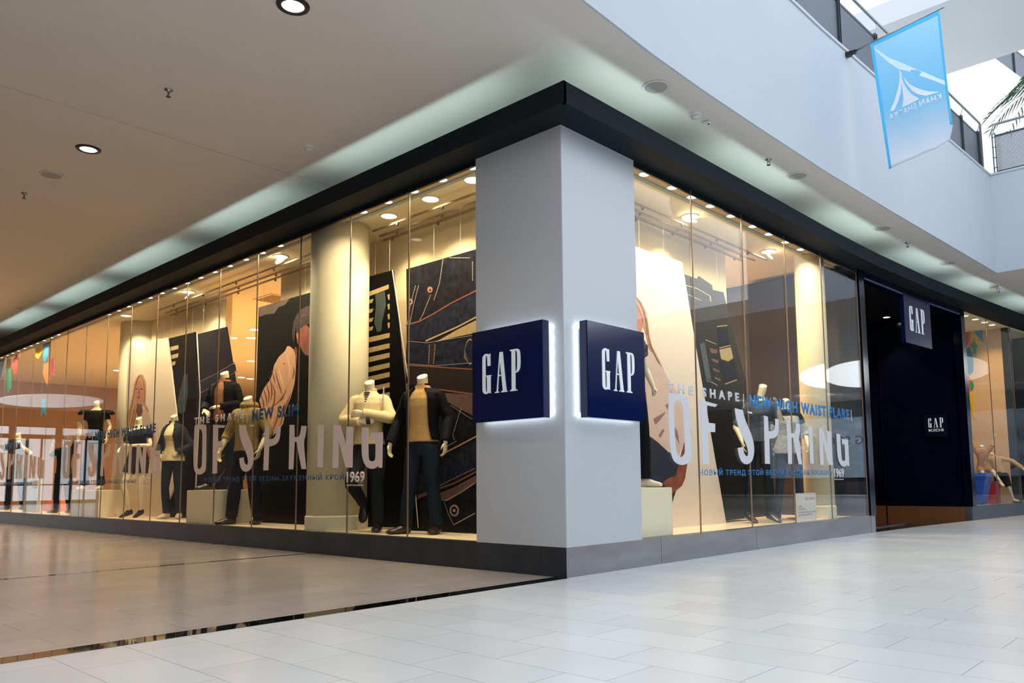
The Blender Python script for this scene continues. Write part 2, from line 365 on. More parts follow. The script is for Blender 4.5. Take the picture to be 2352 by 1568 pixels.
bm = bmesh.new(); prism(bm, [(-.1195, 6.48, ZS-.03)] + [(FA(y)-.122, y, ZS-.03) for y in (6.48, 7, 8.2, 9.2, 10.24)] + [(-.1195, 10.24, ZS-.03)], (0, 0, .028)); struct(obj('ceiling_vestibule', bm, _m['vestibule_dark']))
COPPER = mat('brushed_bronze', '#c8905e', .38, metal=.9, noise=.1, nscale=6, stretch=(3, 3, .2))
struct(bxo('baseboard_portal', (-3.6, 10.285, .004), (.27, 10.38, .229), COPPER))
bm = bmesh.new(); box(bm, (-.012, 0, 0), (.012, .02, 3.5))
for p_ in ((-.80, 9.9), (-1.9, 9.3), (-2.6, 8.2), (-1.2, 7.6)): VEST = globals().setdefault('VEST', []); VEST.append(p_)  # all after the first are added, to warm the copper skirting
struct(bxo('trim_10', (-1.12, 10.27, .004), (-1.10, 10.284, ZS-.01), mat('dark_line', '#020308', .3)))
TRANS = mat('transom_light', '#4a5890', .25, spec=.6)
struct(ribbon('trim_11', fline(6.5, 10.2, .022, 8), 3.545, 3.57, .012, mat('portal_edge', '#7f8fc4', .2, metal=.6)))
# children's shop front behind
KW = mat('kids_wall', '#d3b183', .8)
struct(bxo('wall_kids', (-3, 12.76, ZB), (.40, 12.86, ZG+.029), KW))
struct(bxo('wall_kids', (.401, 12.76, ZB), (.52, 12.86, ZG+.029), mat('kids_end', '#28333a', .3)))
struct(bxo('wall_kids', (-3.1, 10.42, ZB), (-3.0, 12.75, ZG+.029), KW))
struct(bxo('wall_kids', (-.6, 12.861, ZB), (-.5, 16, ZG+.029), _m['kids_end']))
struct(bxo('wall_kids', (-.499, 15.9, ZB), (.9, 16, ZG+.029), _m['kids_end']))
struct(bxo('wall_kids', (.3, 14.3, ZB), (.8, 16, ZG+.029), mat('kids_far', '#0c1418', .3)))

# ================================================================ surroundings seen as reflections
for p_ in ((7.5, 26), (10, 26), (12.5, 26)): spot((p_[0], p_[1], ZC-.02), (p_[0], 29.9, 1.8), 650, (.85, .94, 1), 100, .08)  # unseen spots added to brighten the hoarding in the reflections
DK = mat('far_dark', '#20262c', .6); HO = mat('hoarding_grey', '#8895a6', .7, noise=.3, nscale=.8, stretch=(1, 1, 3))
struct(bxo('wall_far', (-1, 30, 0), (26, 30.3, ZC), DK))
h = bxo('site_hoarding', (6.5, 29.8, .75), (13, 29.9, 3.4), HO)
tag(h, 'grey construction hoarding printed with opening notice across the hall', 'hoarding')
struct(bxo('wall_opposite', (16, -16, 0), (16.3, 29.9, ZC), mat('opposite_shop', '#16191d', .5, noise=.3, nscale=.5)))
struct(bxo('ceiling_opposite', (12, -16, ZC), (26, 10.0, ZC+.3), CEIL))
struct(bxo('wall_opposite_gallery', (12, -16, ZC+.301), (12.2, 10.0, ZT), SLAB))
struct(bxo('wall_south', (-38, -16.3, 0), (26, -16, 9), mat('south_wall', '#9a938c', .7)))
struct(bxo('wall_shops_across', (-36, -9.2, 0), (-1.5, -9, ZC), mat('across_brown', '#6b5648', .6, noise=.4, nscale=.6)))
# glass entrance doors at the far end of the walkway
for i, (y0, y1) in enumerate(((-9, -8.75), (-3.35, 0))):
    struct(bxo('wall_entrance', (-36.2, y0, 0), (-36, y1, ZC), mat('end_brown', '#7d5d49', .7)))
struct(bxo('wall_entrance', (-36.2, -8.75, 3.45), (-36, -3.35, ZC), _m['end_brown']))
for k, y0 in enumerate((-8.75, -6.95, -5.15)):
    t = empty('door_%d' % (k+2), (-36.1, y0, 0)); struct(t)
    bm = bmesh.new()
    for (a, b, c, d) in ((0, .14, 0, 3.45), (1.66, 1.8, 0, 3.45), (.62, .70, 0, 2.9), (1.16, 1.28, 0, 2.9), (.14, 1.66, 2.86, 3.05), (.14, 1.66, 3.37, 3.45), (.14, 1.66, 0, .14), (.14, 1.66, .80, .86)): box(bm, (-.03, a+.001, c), (.03, b-.001, d))
    obj('door_frame', bm, DARKSTEEL, t)
    obj('door_glass', (lambda b: (box(b, (-.008, .14, .14), (.008, 1.66, 3.37)), b)[1])(bmesh.new()), GLASS, t)
# oval daylight panels in the ceilings
OV = mat('luminous_panel', '#ffffff', .6, emit=(.86, .96, 1), estr=1.0)
OV2 = mat('luminous_panel_far', '#ffffff', .6, emit=(.9, .97, 1), estr=2.4)
def oval_panel(cx, cy, ax, ay, label, z=ZC, m=None):
    bm = bmesh.new(); loft(bm, [((cx, cy, z-.03), ax, ay), ((cx, cy, z-.001), ax, ay)], 48)
    return tag(obj('oval_ceiling_light', bm, m or OV), label, 'ceiling light')
oval_panel(-31.6, -5.3, (1.3, -1.5, 0), (2.6, .9, 0), 'large oval ceiling light mirrored in the far left shop windows')
oval_panel(6.4, 21.6, (1.2, -.5, 0), (1.4, 3.35, 0), 'long oval ceiling light beyond the footbridge', m=OV2)

# ================================================================ FIXTURES
LAMP = mat('lamp_glow', '#fff4e0', .5, emit=(1, .84, .60), estr=14)
LAMPW = mat('lamp_glow_mall', '#fff4e0', .5, emit=(1, .90, .74), estr=9)
RINGD = mat('lamp_ring_dark', '#2a2c30', .35, metal=.5); RINGW = mat('lamp_ring_pale', '#e8dcc4', .4)
def downlight(name, loc, r, ring, glow, label, group, tilt=None, ring_w=.18):
    t = empty(name, loc, 0, label, 'downlight', group)
    bm = bmesh.new(); n = 28; ro = r*(1+ring_w)
    prof = [(r, -.001), (r*1.02, -.012), (ro, -.010), (ro+.004, -.001), (ro, 0)]
    rings = [[bm.verts.new((a*math.cos(2*PI*k/n), a*math.sin(2*PI*k/n), z)) for k in range(n)] for a, z in prof]
    for i in range(len(rings)):
        a, b = rings[i], rings[(i+1) % len(rings)]
        for k in range(n): bm.faces.new((a[k], a[(k+1) % n], b[(k+1) % n], b[k]))
    obj('trim_ring', bm, ring, t, smooth=True)
    bm = bmesh.new(); lathe(bm, [(r*.97, -.006), (r*.99, -.0005)], n)
    l = obj('lamp_lens', bm, glow, t)
    if tilt: l.rotation_euler = tilt; l.location = (0, 0, -.045)
    return t
p0 = None
def many(locs, mk, labels, group):
    global p0
    first = mk(locs[0]); first['group'] = group
    out = [first]
    for l in locs[1:]:
        c = copy_tree(first); c.location = l; out.append(c)
    for o, lb in zip(out, labels): o['label'] = lb
    return out
xs = [-1.24-.4405*i for i in range(40)]
skip = [x for x in xs if -4.45 < x < -3.3 or -12.9 < x < -10.9]
xs = [x for x in xs if x not in skip and x > -17.2]
ORD = ['first', 'second', 'third', 'fourth', 'fifth', 'sixth', 'seventh', 'eighth', 'ninth', 'tenth', 'eleventh', 'twelfth', 'thirteenth', 'fourteenth', 'fifteenth', 'sixteenth', 'seventeenth', 'eighteenth', 'nineteenth', 'twentieth', 'twenty-first', 'twenty-second', 'twenty-third', 'twenty-fourth', 'twenty-fifth', 'twenty-sixth', 'twenty-seventh', 'twenty-eighth', 'twenty-ninth', 'thirtieth', 'thirty-first', 'thirty-second', 'thirty-third', 'thirty-fourth']
many([(x, .160, ZL) for x in xs], lambda l: downlight('downlight', l, .052, RINGW, LAMP, '', None),
     ['small glowing downlight in the left window head, %s from the corner pillar' % ORD[i] for i in range(len(xs))], 'downlights along the left window head')
for x in xs[::1]: spot((x, .160, ZL-.012), (x-.02, .45, 0), 45, WARM, 150, .03)
ysr = [1.43, 1.92, 2.29, 2.67, 3.12, 3.63, 4.04, 4.49, 4.93]
many([(-.162, y, ZL) for y in ysr], lambda l: downlight('downlight', l, .052, RINGW, LAMP, '', None),
     ['small glowing downlight in the right window head, %s from the corner pillar' % ORD[i] for i in range(len(ysr))], 'downlights along the right window head')
for y in ysr: spot((-.162, y, ZL-.012), (-.42, y, 0), 45, WARM, 150, .03)
ysk = [10.88, 11.36, 11.81, 12.2]
many([(FA(y)-.13, y, ZG+.029) for y in ysk], lambda l: downlight('downlight', l, .055, RINGW, LAMP, '', None),
     ['glowing downlight over the children window, %s from the navy portal' % ORD[i] for i in range(4)], 'downlights over the children window')
for y in ysk: spot((FA(y)-.13, y, ZG+.018), (FA(y)-.5, y, 0), 50, (1, .68, .38), 120, .04)
big = [((-2.26, .50), None, 'in the left window, nearest the corner pillar of the flat ones'), ((-3.01, .52), None, 'in the left window just right of the thick column'),
       ((-5.33, .50), (.5, -.5, 0), 'very bright and tilted, left of the thick column'), ((-8.1, .50), (.9, -.4, 0), 'tilted seen edge-on, above the striped poster'),
       ((-10.6, .50), None, 'above the pale poster of the blond woman'), ((-1.54, .45), None, 'half hidden at the pillar edge'),
       ((-.58, 2.92), (.3, .5, 0), 'in the right window, tilted, above the pale poster'), ((-.58, 4.85), (-.3, .8, 0), 'in the right window, tilted, by the slim column')]
for (l, tl, lb) in big:
    downlight('adjustable_downlight', (l[0], l[1], ZI-.0005), .085, RINGW, LAMP, 'large display downlight ' + lb, 'large display downlights', tl)
    tgt = (l[0]-.3, l[1]+.9, .8) if l[0] < -1 else (l[0]-.9, l[1]+.2, .8)
    spot((l[0], l[1], ZI-.012 if tl is None else ZI-.06), tgt, 110, WARM, 95, .05)
deep = [(-11.37, 2.83), (-11.1, 3.1), (-10.23, 2.72), (-17.83, 2.92), (-17.68, 3.08), (-16.98, 5.88), (-17.08, 6.19), (-14.0, 4.6), (-2.31, 7.0), (-2.33, 7.35), (-2.93, 8.1), (-2.90, 8.5)]
many([(x, y, ZI-.0005) for x, y in deep], lambda l: downlight('downlight', l, .10, RINGW, LAMP, '', None),
     ['round downlight deep inside the shop, %s' % q for q in ('right one of three above the white block group', 'middle one of three above the white block group', 'left of the dark poster of a man', 'left one of a pair before the brown wall', 'right one of a pair before the brown wall', 'in the rear row left of the man poster', 'in the rear row beside the man poster', 'above the brown inner wall', 'upper left one seen past the dark jeans poster', 'upper right one seen past the dark jeans poster', 'lower left one seen past the dark jeans poster', 'lower right one seen past the dark jeans poster')], 'downlights of the sales floor')
for x, y in deep[7:]: spot((x, y, ZI-.012), (x, y, 0), 30, WARM, 120, .08)
many([(x, y, ZS-.0305) for x, y in VEST], lambda l: downlight('downlight', l, .06, RINGD, LAMP, '', None),
     ['downlight in the dark entrance ceiling, %s' % q for q in ('nearest the wall sign', 'added one, second from the wall sign', 'added one, deepest inside', 'added one, nearest the right window')], 'downlights of the dark entrance')
for i_, (x, y) in enumerate(VEST): spot((x, y, ZS-.045), (x+.2, 10.27 if i_ < 3 else y, .1), 90 if i_ < 3 else 25, (1, .62, .34), 70, .03)
# walkway ceiling fixtures
for (x, y, lb) in ((-.82, -1.96, 'walkway ceiling downlight with dark ring at the top edge'), (-4.51, -2.10, 'walkway ceiling downlight with dark ring beside the round speaker')):
    downlight('recessed_downlight', (x, y, ZC), .078, RINGD, LAMPW, lb, 'walkway downlights', ring_w=.45)
    spot((x, y, ZC-.03), (x, y, 0), 50, (1, .74, .5), 120, .07)
for x in (-8.3, -12.0, -15.8, -20): spot((x, -2.1, ZC-.03), (x, -2.1, 0), 110, (1, .64, .38), 120, .08)
def speaker(x, y, lb):
    t = empty('ceiling_speaker', (x, y, ZC), 0, lb, 'speaker', 'round ceiling speakers')
    bm = bmesh.new(); lathe(bm, [(.10, -.006), (.104, -.012), (.118, -.010), (.122, -.001), (.10, -.001)], 36); obj('speaker_rim', bm, mat('speaker_white', '#d4d2ce', .5), t, smooth=True)
    bm = bmesh.new(); lathe(bm, [(.098, -.0095), (.098, -.0065)], 36); obj('speaker_grille', bm, mat('speaker_grille', '#b0aeaa', .7, bump=.5, bscale=300), t)
for x, y, lb in ((-5.53, -2.14, 'round ceiling speaker over the left walkway beside a downlight'), (.395, .817, 'round ceiling speaker nearest the black corner, over the right walkway'), (.402, 3.62, 'round ceiling speaker past the smoke detector and sprinkler'), (.423, 6.26, 'round ceiling speaker, third along the right walkway'), (.546, 8.84, 'farthest round ceiling speaker, by the slab corner')): speaker(x, y, lb)
def sprinkler(x, y, lb):
    t = empty('sprinkler', (x, y, ZC), 0, lb, 'sprinkler', 'ceiling sprinklers')
    bm = bmesh.new(); lathe(bm, [(.035, -.001), (.035, -.006), (.012, -.016), (.010, -.03)], 20); obj('escutcheon', bm, STEEL, t, smooth=True)
    bm = bmesh.new(); tube(bm, [(-.012, 0, -.025), (-.016, 0, -.045), (0, 0, -.062)], .003, 6); tube(bm, [(.012, 0, -.025), (.016, 0, -.045), (0, 0, -.062)], .003, 6); lathe(bm, [(.02, -.066), (.02, -.062)], 14)
    obj('deflector', bm, mat('sprinkler_dark', '#54504c', .4, metal=.6), t)
for x, y, lb in ((-2.695, -2.055, 'sprinkler head in the left ceiling before the joint line'), (-6.37, -2.18, 'sprinkler head in the left ceiling beyond the round speaker'), (.377, 2.97, 'sprinkler head in the right ceiling between two round speakers'), (.446, 7.21, 'sprinkler head in the far right ceiling'), (.70, 11.4, 'sprinkler head below the footbridge')): sprinkler(x, y, lb)
def smoke(x, y, lb):
    t = empty('smoke_detector', (x, y, ZC), 0, lb, 'smoke detector', 'smoke detectors')
    bm = bmesh.new(); lathe(bm, [(.052, -.0005), (.052, -.018), (.046, -.022)], 28); obj('detector_base', bm, WHITE, t, smooth=False)
    bm = bmesh.new(); lathe(bm, [(.040, -.0225), (.044, -.03), (.036, -.048), (.02, -.052)], 28); obj('detector_head', bm, mat('detector', '#d9d4cc', .45), t, smooth=True)
for x, y, lb in ((-2.85, -.587, 'white smoke detector by the glowing cove left of the corner'), (.374, 1.50, 'white smoke detector in the right ceiling beside a small sensor'), (-13.27, -.48, 'white smoke detector at the far left ceiling')): smoke(x, y, lb)
bm = bmesh.new(); box(bm, (.335, 1.69, ZC-.028), (.405, 1.75, ZC-.0005)); bmesh.ops.bevel(bm, geom=bm.edges[:], offset=.008, segments=2, affect='EDGES')
t = obj('motion_sensor', bm, WHITE); tag(t, 'small square white sensor beside the smoke detector', 'sensor')
bm = bmesh.new(); lathe(bm, [(.009, -.033), (.009, -.0275)], 14, (.385, 1.72, ZC)); obj('sensor_eye', bm, RINGD, t)
t = empty('security_camera', (.71, 11.05, ZC), 0, 'small beige security camera under the ceiling near the far slab corner', 'camera')
bm = bmesh.new(); lathe(bm, [(.03, -.0005), (.03, -.02)], 16); obj('camera_mount', bm, WHITE, t)
bm = bmesh.new(); tube(bm, [(-.06, -.05, -.05), (.05, .04, -.035)], .026, 12); obj('camera_body', bm, mat('camera_beige', '#c9b99c', .5), t)

# picture rails with sliders in the window ceilings
RAIL = mat('rail_grey', '#8a7a66', .4, metal=.4)
def rail(a, b, hooks, lb):
    a, b = Vector(a), Vector(b); t = empty('picture_rail', a, 0, lb, 'rail', 'ceiling picture rails')
    bm = bmesh.new(); d = (b-a); box(bm, (-.004, -.004, 0), (.004, .004, ZI-a.z)); s = Vector((-d.y, d.x, 0)).normalized()*.011
    prism(bm, [-s, s, s+Vector((0, 0, -.022)), -s+Vector((0, 0, -.022))], d); obj('rail_bar', bm, RAIL, t)
    for h in hooks:
        p = d*h; bm = bmesh.new(); lathe(bm, [(.014, -.05), (.016, -.035), (.012, -.023)], 12, p); obj('rail_slider', bm, mat('slider', '#5b554e', .4), t, smooth=True)
ZR = ZS+.02
for (x0, x1, nm) in ((-1.1, -3.42, 'right of the thick column'), (-4.2, -9.5, 'left of the thick column')):
    n = 3 if x1 > -4 else 5
    for k, y in enumerate((.60, .77, .90)):
        rail((x0, y, ZR), (x1-.1*k, y, ZR), [(i+.4+.2*k)/n for i in range(n)], '%s of three grey ceiling rails in the left window, %s' % (('frontmost', 'middle one', 'rearmost')[k], nm))
for k, x in enumerate((-.67, -.80, -.93)):
    rail((x, 1.1, ZR), (x, 5.0-.1*k, ZR), [(i+.3+.2*k)/5 for i in range(5)], '%s of three grey ceiling rails in the right window' % ('frontmost', 'middle one', 'rearmost')[k])

# ================================================================ SIGNS ON THE PILLAR
NAVY = mat('sign_navy', '#061644', .10, spec=.6, coat=.6); LETTER = mat('sign_letter', '#d3dbe0', .4, emit=(.9, .95, 1), estr=.12)
# tall slab-serif letters drawn in a 0..1 box (height) ; each entry = outline list
def ring(cx, cy, rx, ry, a0, a1, n=14): return [(cx+rx*math.cos(math.radians(a0+(a1-a0)*i/n)), cy+ry*math.sin(math.radians(a0+(a1-a0)*i/n))) for i in range(n+1)]
GAPL = {
 'G': [([(.20, .69), (.20, .99), (.17, .97), (.155, .985)] + ring(.10, .88, .10, .12, 75, 180, 8)[1:] + ring(.10, .12, .10, .12, 180, 262, 8) + [(.155, .02), (.17, .035), (.19, 0.01), (.205, 0.01), (.205, .42), (.225, .44), (.225, .46), (.095, .46), (.095, .44), (.12, .42), (.12, .08), (.105, .045), (.085, .05), (.075, .09), (.075, .90), (.085, .945), (.105, .955), (.125, .92), (.135, .69)])],
 'A': [([(.005, 0), (.105, 0), (.105, .022), (.075, .035), (.10, .40), (.155, .40), (.155, .43), (.103, .43), (.132, .83), (.205, .045), (.165, .022), (.165, 0), (.31, 0), (.31, .022), (.285, .04), (.20, .985), (.125, .985), (.05, .04), (.005, .022)])],
 'P': [([(0, 0), (.17, 0), (.17, .022), (.125, .04), (.125, .43), (.17, .43), (.225, .48), (.25, .58), (.25, .84), (.235, .95), (.17, 1), (0, 1), (0, .975), (.04, .955), (.04, .045), (0, .022)]), ([(.125, .46), (.125, .965), (.15, .965), (.175, .93), (.178, .85), (.178, .56), (.165, .48), (.145, .46)])]}
def logo(o3, ux, uz, n, H, W, depth, m, parent, name='logo_lettering'):
    """o3 origin (lower left), ux/uz unit vectors, n outward"""
    bm = bmesh.new(); xo = 0
    for ch, dx in (('G', 0), ('A', .315), ('P', .70)):
        for i, loop in enumerate(GAPL[ch]):
            if ch == 'P' and i == 1: continue
            pts = [o3+ux*((x+dx)*W)+uz*(y*H) for x, y in rounded(loop, 1, 60)]
            if ch == 'P':
                # split the P into stem and bowl so the counter stays open
                def q(l): return [o3+ux*((x+dx)*W)+uz*(y*H) for x, y in rounded(l, 2, 60)]
                prism(bm, q([(0, 0), (.17, 0), (.17, .022), (.125, .04), (.125, 1), (0, 1), (0, .975), (.04, .955), (.04, .045), (0, .022)]), n*depth)
                prism(bm, q([(.1251, .965), (.15, .962), (.172, .93), (.178, .85), (.178, .56), (.165, .485), (.145, .46), (.1251, .455), (.1251, .43), (.17, .43), (.225, .48), (.25, .58), (.25, .84), (.235, .95), (.205, .99), (.17, 1), (.1251, 1)]), n*depth)
            else: prism(bm, pts, n*depth)
    return obj(name, bm, m, parent)
LED = mat('led_dots', '#ffffff', .5, emit=(.9, .97, 1), estr=12)
def signbox(face, label):
    Z0, Z1 = 1.25, 2.035
    if face == 'L':
        a, b = (-.94, -.12), (-.116, -.045); t = empty('light_box_sign', (-.528, -.045, Z0), 0, label, 'sign', 'navy light box signs')
        T = lambda u, w_, z: Vector((u, -w_, z))       # u along wall, w out of wall
        u0, u1 = -.94, -.116; n = Vector((0, -1, 0)); ux = Vector((1, 0, 0))
    else:
        t = empty('light_box_sign', (.045, .543, Z0), 0, label, 'sign', 'navy light box signs')
        T = lambda u, w_, z: Vector((w_, u, z)); u0, u1 = .146, .94; n = Vector((1, 0, 0)); ux = Vector((0, 1, 0))
    base = Vector(t.location)
    def bx(name, ua, ub, wa, wb, za, zb, m, bev=0):
        bm = bmesh.new(); P = [T(ua, wa, za), T(ub, wb, zb)]
        box(bm, [min(P[0][i], P[1][i]) for i in range(3)], [max(P[0][i], P[1][i]) for i in range(3)])
        if bev: bmesh.ops.bevel(bm, geom=bm.edges[:], offset=bev, segments=2, affect='EDGES')
        for v in bm.verts: v.co -= base
        return obj(name, bm, m, t)
    bx('sign_case', u0, u1, .045, .121, Z0, Z1, NAVY, .002)
    bx('sign_face', u0+.004, u1-.004, .1215, .124, Z0+.004, Z1-.004, NAVY)
    bx('wall_bracket', u0+.25, u1-.25, .0005, .0445, Z0+.3, Z1-.3, DARKSTEEL)
    o3 = T(u0+.135, .1242, Z0+.235)-base if face == 'L' else T(u0+.185, .1242, Z0+.235)-base
    W = .47
    logo(o3, ux, Vector((0, 0, 1)), n, .345, W, .006, LETTER, t)
    bm = bmesh.new(); near = u1 if face == 'L' else u0; sg = 1 if face == 'L' else -1
    for zc in (Z0+.06, Z0+.18, Z0+.30, Z0+.42, Z0+.53, Z0+.64, Z0+.74):
        for dz in (-.012, .012):
            p = T(near+sg*.008, .004, zc+dz)-base; lathe(bm, [(.0035, -.0035), (.0035, .0035)], 8, p)
    obj('led_module', bm, LED, t)
    mid = (u0+u1)/2
    # lamps inside the halo gap, washing the pillar
    for (p, s1, s2, rl) in ((T(near-sg*.03, .04, (Z0+Z1)/2), .75, .03, Vector((0, 0, 1))), (T(mid, .04, Z0+.03), .75, .03, ux), (T(mid, .04, Z1-.03), .75, .03, ux)):
        tg = p + (-n)*.04 + (Vector((0, 0, -.05)) if p.z < Z0+.1 else Vector((0, 0, .05)) if p.z > Z1-.1 else ux*sg*.05)
        area(p, tg, .55, s1, s2, (.85, .94, 1), roll=rl)
    return t
signbox('L', 'navy illuminated shop sign on the left face of the corner pillar')
signbox('R', 'navy illuminated shop sign on the right face of the corner pillar')
# hanging sign in the entrance head and small sign on the portal wall
hy0, hy1 = at(2081, 740, 0, .16).y, at(2133, 740, 0, .19).y
t = empty('header_sign', (FA(9)+.02, 9.0, 2.8), 0, 'navy sign panel hanging under the entrance head', 'sign')
ln = [(FA(hy0)+.03-FA(9)-.02, hy0-9), (FA(hy1)+.03-FA(9)-.02, hy1-9)]
o = ribbon('sign_panel', ln, 0, .76, .06, mat('sign_navy_light', '#101a48', .2, spec=.6)); o.parent = t
ux = Vector((ln[1][0]-ln[0][0], ln[1][1]-ln[0][1], 0)).normalized(); n = Vector((ux.y, -ux.x, 0))
logo(Vector((ln[0][0], ln[0][1], .20))+ux*.18*(hy1-hy0)+n*.001, ux, Vector((0, 0, 1)), n, .40, .60*(hy1-hy0), .005, LETTER, t)
t = empty('wall_sign', (-.19, 10.295, 1.48), 0, 'small navy sign with white lettering on the dark entrance wall', 'sign')
bm = bmesh.new(); box(bm, (-.19, -.03, -.03), (.17, .0, .36)); obj('sign_plate', bm, mat('sign_plate_navy', '#060a22', .3), t)
logo(Vector((-.12, -.031, .13)), Vector((1, 0, 0)), Vector((0, 0, 1)), Vector((0, -1, 0)), .17, .26, .004, LETTER, t)

def text(s, o3, ux, uz, n, height, width, m, parent, name, depth=.0015, bold=.0, spacing=1.0, words=False):
    """flat lettering as a mesh of given cap height and total width"""
    c = bpy.data.curves.new(name, 'FONT'); c.body = s; c.size = 1; c.offset = bold; c.space_character = spacing; c.resolution_u = 3
    to = bpy.data.objects.new(name, c); COL.objects.link(to)
    dg = bpy.context.evaluated_depsgraph_get(); me = bpy.data.meshes.new_from_object(to.evaluated_get(dg)); bpy.data.objects.remove(to); bpy.data.curves.remove(c)
    if not me.vertices: return None
    xs_ = [v.co.x for v in me.vertices]; ys_ = [v.co.y for v in me.vertices]
    x0, x1, y0, y1 = min(xs_), max(xs_), min(ys_), max(ys_)
    bm = bmesh.new(); bm.from_mesh(me); bpy.data.meshes.remove(me)
    bmesh.ops.remove_doubles(bm, verts=bm.verts[:], dist=1e-5); bm.verts.index_update()
    parts = [bm]; nw = len(s.split())
    if words and nw > 1:     # one mesh for every word
        iv = []; seen = set()
        for v0 in bm.verts:
            if v0.index in seen: continue
            st = [v0]; seen.add(v0.index); isl = []
            while st:
                v = st.pop(); isl.append(v)
                for e in v.link_edges:
                    o_ = e.other_vert(v)
                    if o_.index not in seen: seen.add(o_.index); st.append(o_)
            iv.append((min(v.co.x for v in isl), max(v.co.x for v in isl)))
        iv.sort(); mg = []
        for a, b in iv:
            if mg and a < mg[-1][1]+1e-4: mg[-1][1] = max(mg[-1][1], b)
            else: mg.append([a, b])
        gaps = sorted(range(len(mg)-1), key=lambda i: mg[i+1][0]-mg[i][1], reverse=True)[:nw-1]
        cuts = sorted((mg[i][1]+mg[i+1][0])/2 for i in gaps); parts = []
        for lo, hi in zip([-1e9]+cuts, cuts+[1e9]):
            b2 = bm.copy(); bmesh.ops.delete(b2, geom=[v for v in b2.verts if not lo < v.co.x < hi], context='VERTS'); parts.append(b2)
        bm.free()
    out = None
    for bm in parts:
        for v in bm.verts: v.co = o3+ux*((v.co.x-x0)/(x1-x0)*width)+uz*((v.co.y-y0)/(y1-y0)*height)
        r = bmesh.ops.extrude_face_region(bm, geom=bm.faces[:])
        for v in [g for g in r['geom'] if isinstance(g, bmesh.types.BMVert)]: v.co += n*depth
        out = obj(name, bm, m, parent)
    return out
text('KIDS', Vector((-.12, -.031, .06)), Vector((1, 0, 0)), Vector((0, 0, 1)), Vector((0, -1, 0)), .045, .25, LETTER, t, 'sign_subtitle', bold=.02)
text('COMING SOON', Vector((8.2, 29.79, 2.2)), Vector((1, 0, 0)), Vector((0, 0, 1)), Vector((0, -1, 0)), .38, 4.0, mat('hoarding_print', '#3c4654', .6), h, 'hoarding_print')

# ================================================================ LETTERING ON THE GLASS
VIN = mat('vinyl_white_warm', '#e2d6d6', .55); VINR = mat('vinyl_white_cool', '#ccd0d6', .55)  # one white vinyl; warm and cool casts of light put into the tints
BLUE = mat('vinyl_blue_shaded', '#15507f', .5); BLUER = mat('vinyl_blue_lit', '#1f7fc4', .5)  # one blue vinyl; shade on the left, daylight on the right put into the tones
SPR = {
 'O': [[(100, 380), (150, 373), (205, 375), (220, 400), (218, 870), (195, 925), (150, 948)], [(150, 948), (105, 935), (80, 880), (76, 780), (88, 420), (100, 380)]],
 'F': [[(302, 375), (445, 383), (425, 410), (357, 412), (357, 565), (415, 562), (410, 640), (352, 645), (345, 935), (292, 937)]],
 'S': [[(598, 378), (675, 380), (690, 470), (745, 600), (768, 700), (765, 800), (740, 880), (700, 912), (665, 920), (625, 890), (605, 820), (603, 762), (652, 748), (660, 810), (680, 838), (697, 830), (703, 790), (690, 720), (630, 590), (602, 470)], [(722, 378), (772, 378), (768, 396), (728, 398)]],
 'P': [[(898, 385), (945, 388), (943, 545), (985, 540), (1015, 515), (1028, 470), (1032, 390), (1078, 390), (1070, 520), (1045, 585), (1000, 612), (945, 628), (935, 900), (878, 900)]],
 'R': [[(1180, 378), (1235, 378), (1237, 520), (1285, 515), (1305, 470), (1315, 388), (1375, 390), (1365, 500), (1338, 570), (1370, 885), (1318, 885), (1270, 640), (1262, 572), (1238, 572), (1222, 888), (1170, 888)]],
 'I': [[(1508, 378), (1570, 378), (1562, 865), (1500, 865)]],
 'N': [[(1685, 380), (1760, 383), (1825, 600), (1835, 395), (1912, 398), (1903, 868), (1825, 868), (1745, 560), (1738, 872), (1672, 872)]],
 'G': [[(2010, 405), (2087, 408), (2085, 720), (2095, 785), (2130, 800), (2160, 785), (2168, 740), (2168, 545), (2115, 548), (2118, 468), (2252, 462), (2245, 870), (2203, 868), (2200, 845), (2170, 875), (2130, 885), (2070, 870), (2025, 800), (2007, 700)]]}
OUT = [(100, 380), (150, 373), (200, 376), (220, 400), (222, 600), (218, 860), (198, 920), (150, 948), (105, 932), (82, 880), (76, 780), (80, 560), (88, 410)]
INN = [(130, 432), (145, 426), (162, 432), (178, 480), (177, 600), (172, 820), (160, 868), (136, 886), (120, 862), (112, 790), (114, 600), (120, 470), (126, 445)]
def closed_smooth(P, k=4):
    n = len(P); out = []
    for i in range(n):
        a, b, c, d = (Vector((*P[(i+j) % n], 0)) for j in (-1, 0, 1, 2))
        for j in range(k):
            t_ = j/k; v = .5*((2*b)+(c-a)*t_+(2*a-5*b+4*c-d)*t_*t_+(3*b-a-3*c+d)*t_**3); out.append((v.x, v.y))
    return out
OU2, IN2 = closed_smooth(OUT), closed_smooth(INN)
def uz_of(x, y):
    p = at(430+x/5.004, 900+y/5.004, 1, 0); return p.x+6.652, p.z
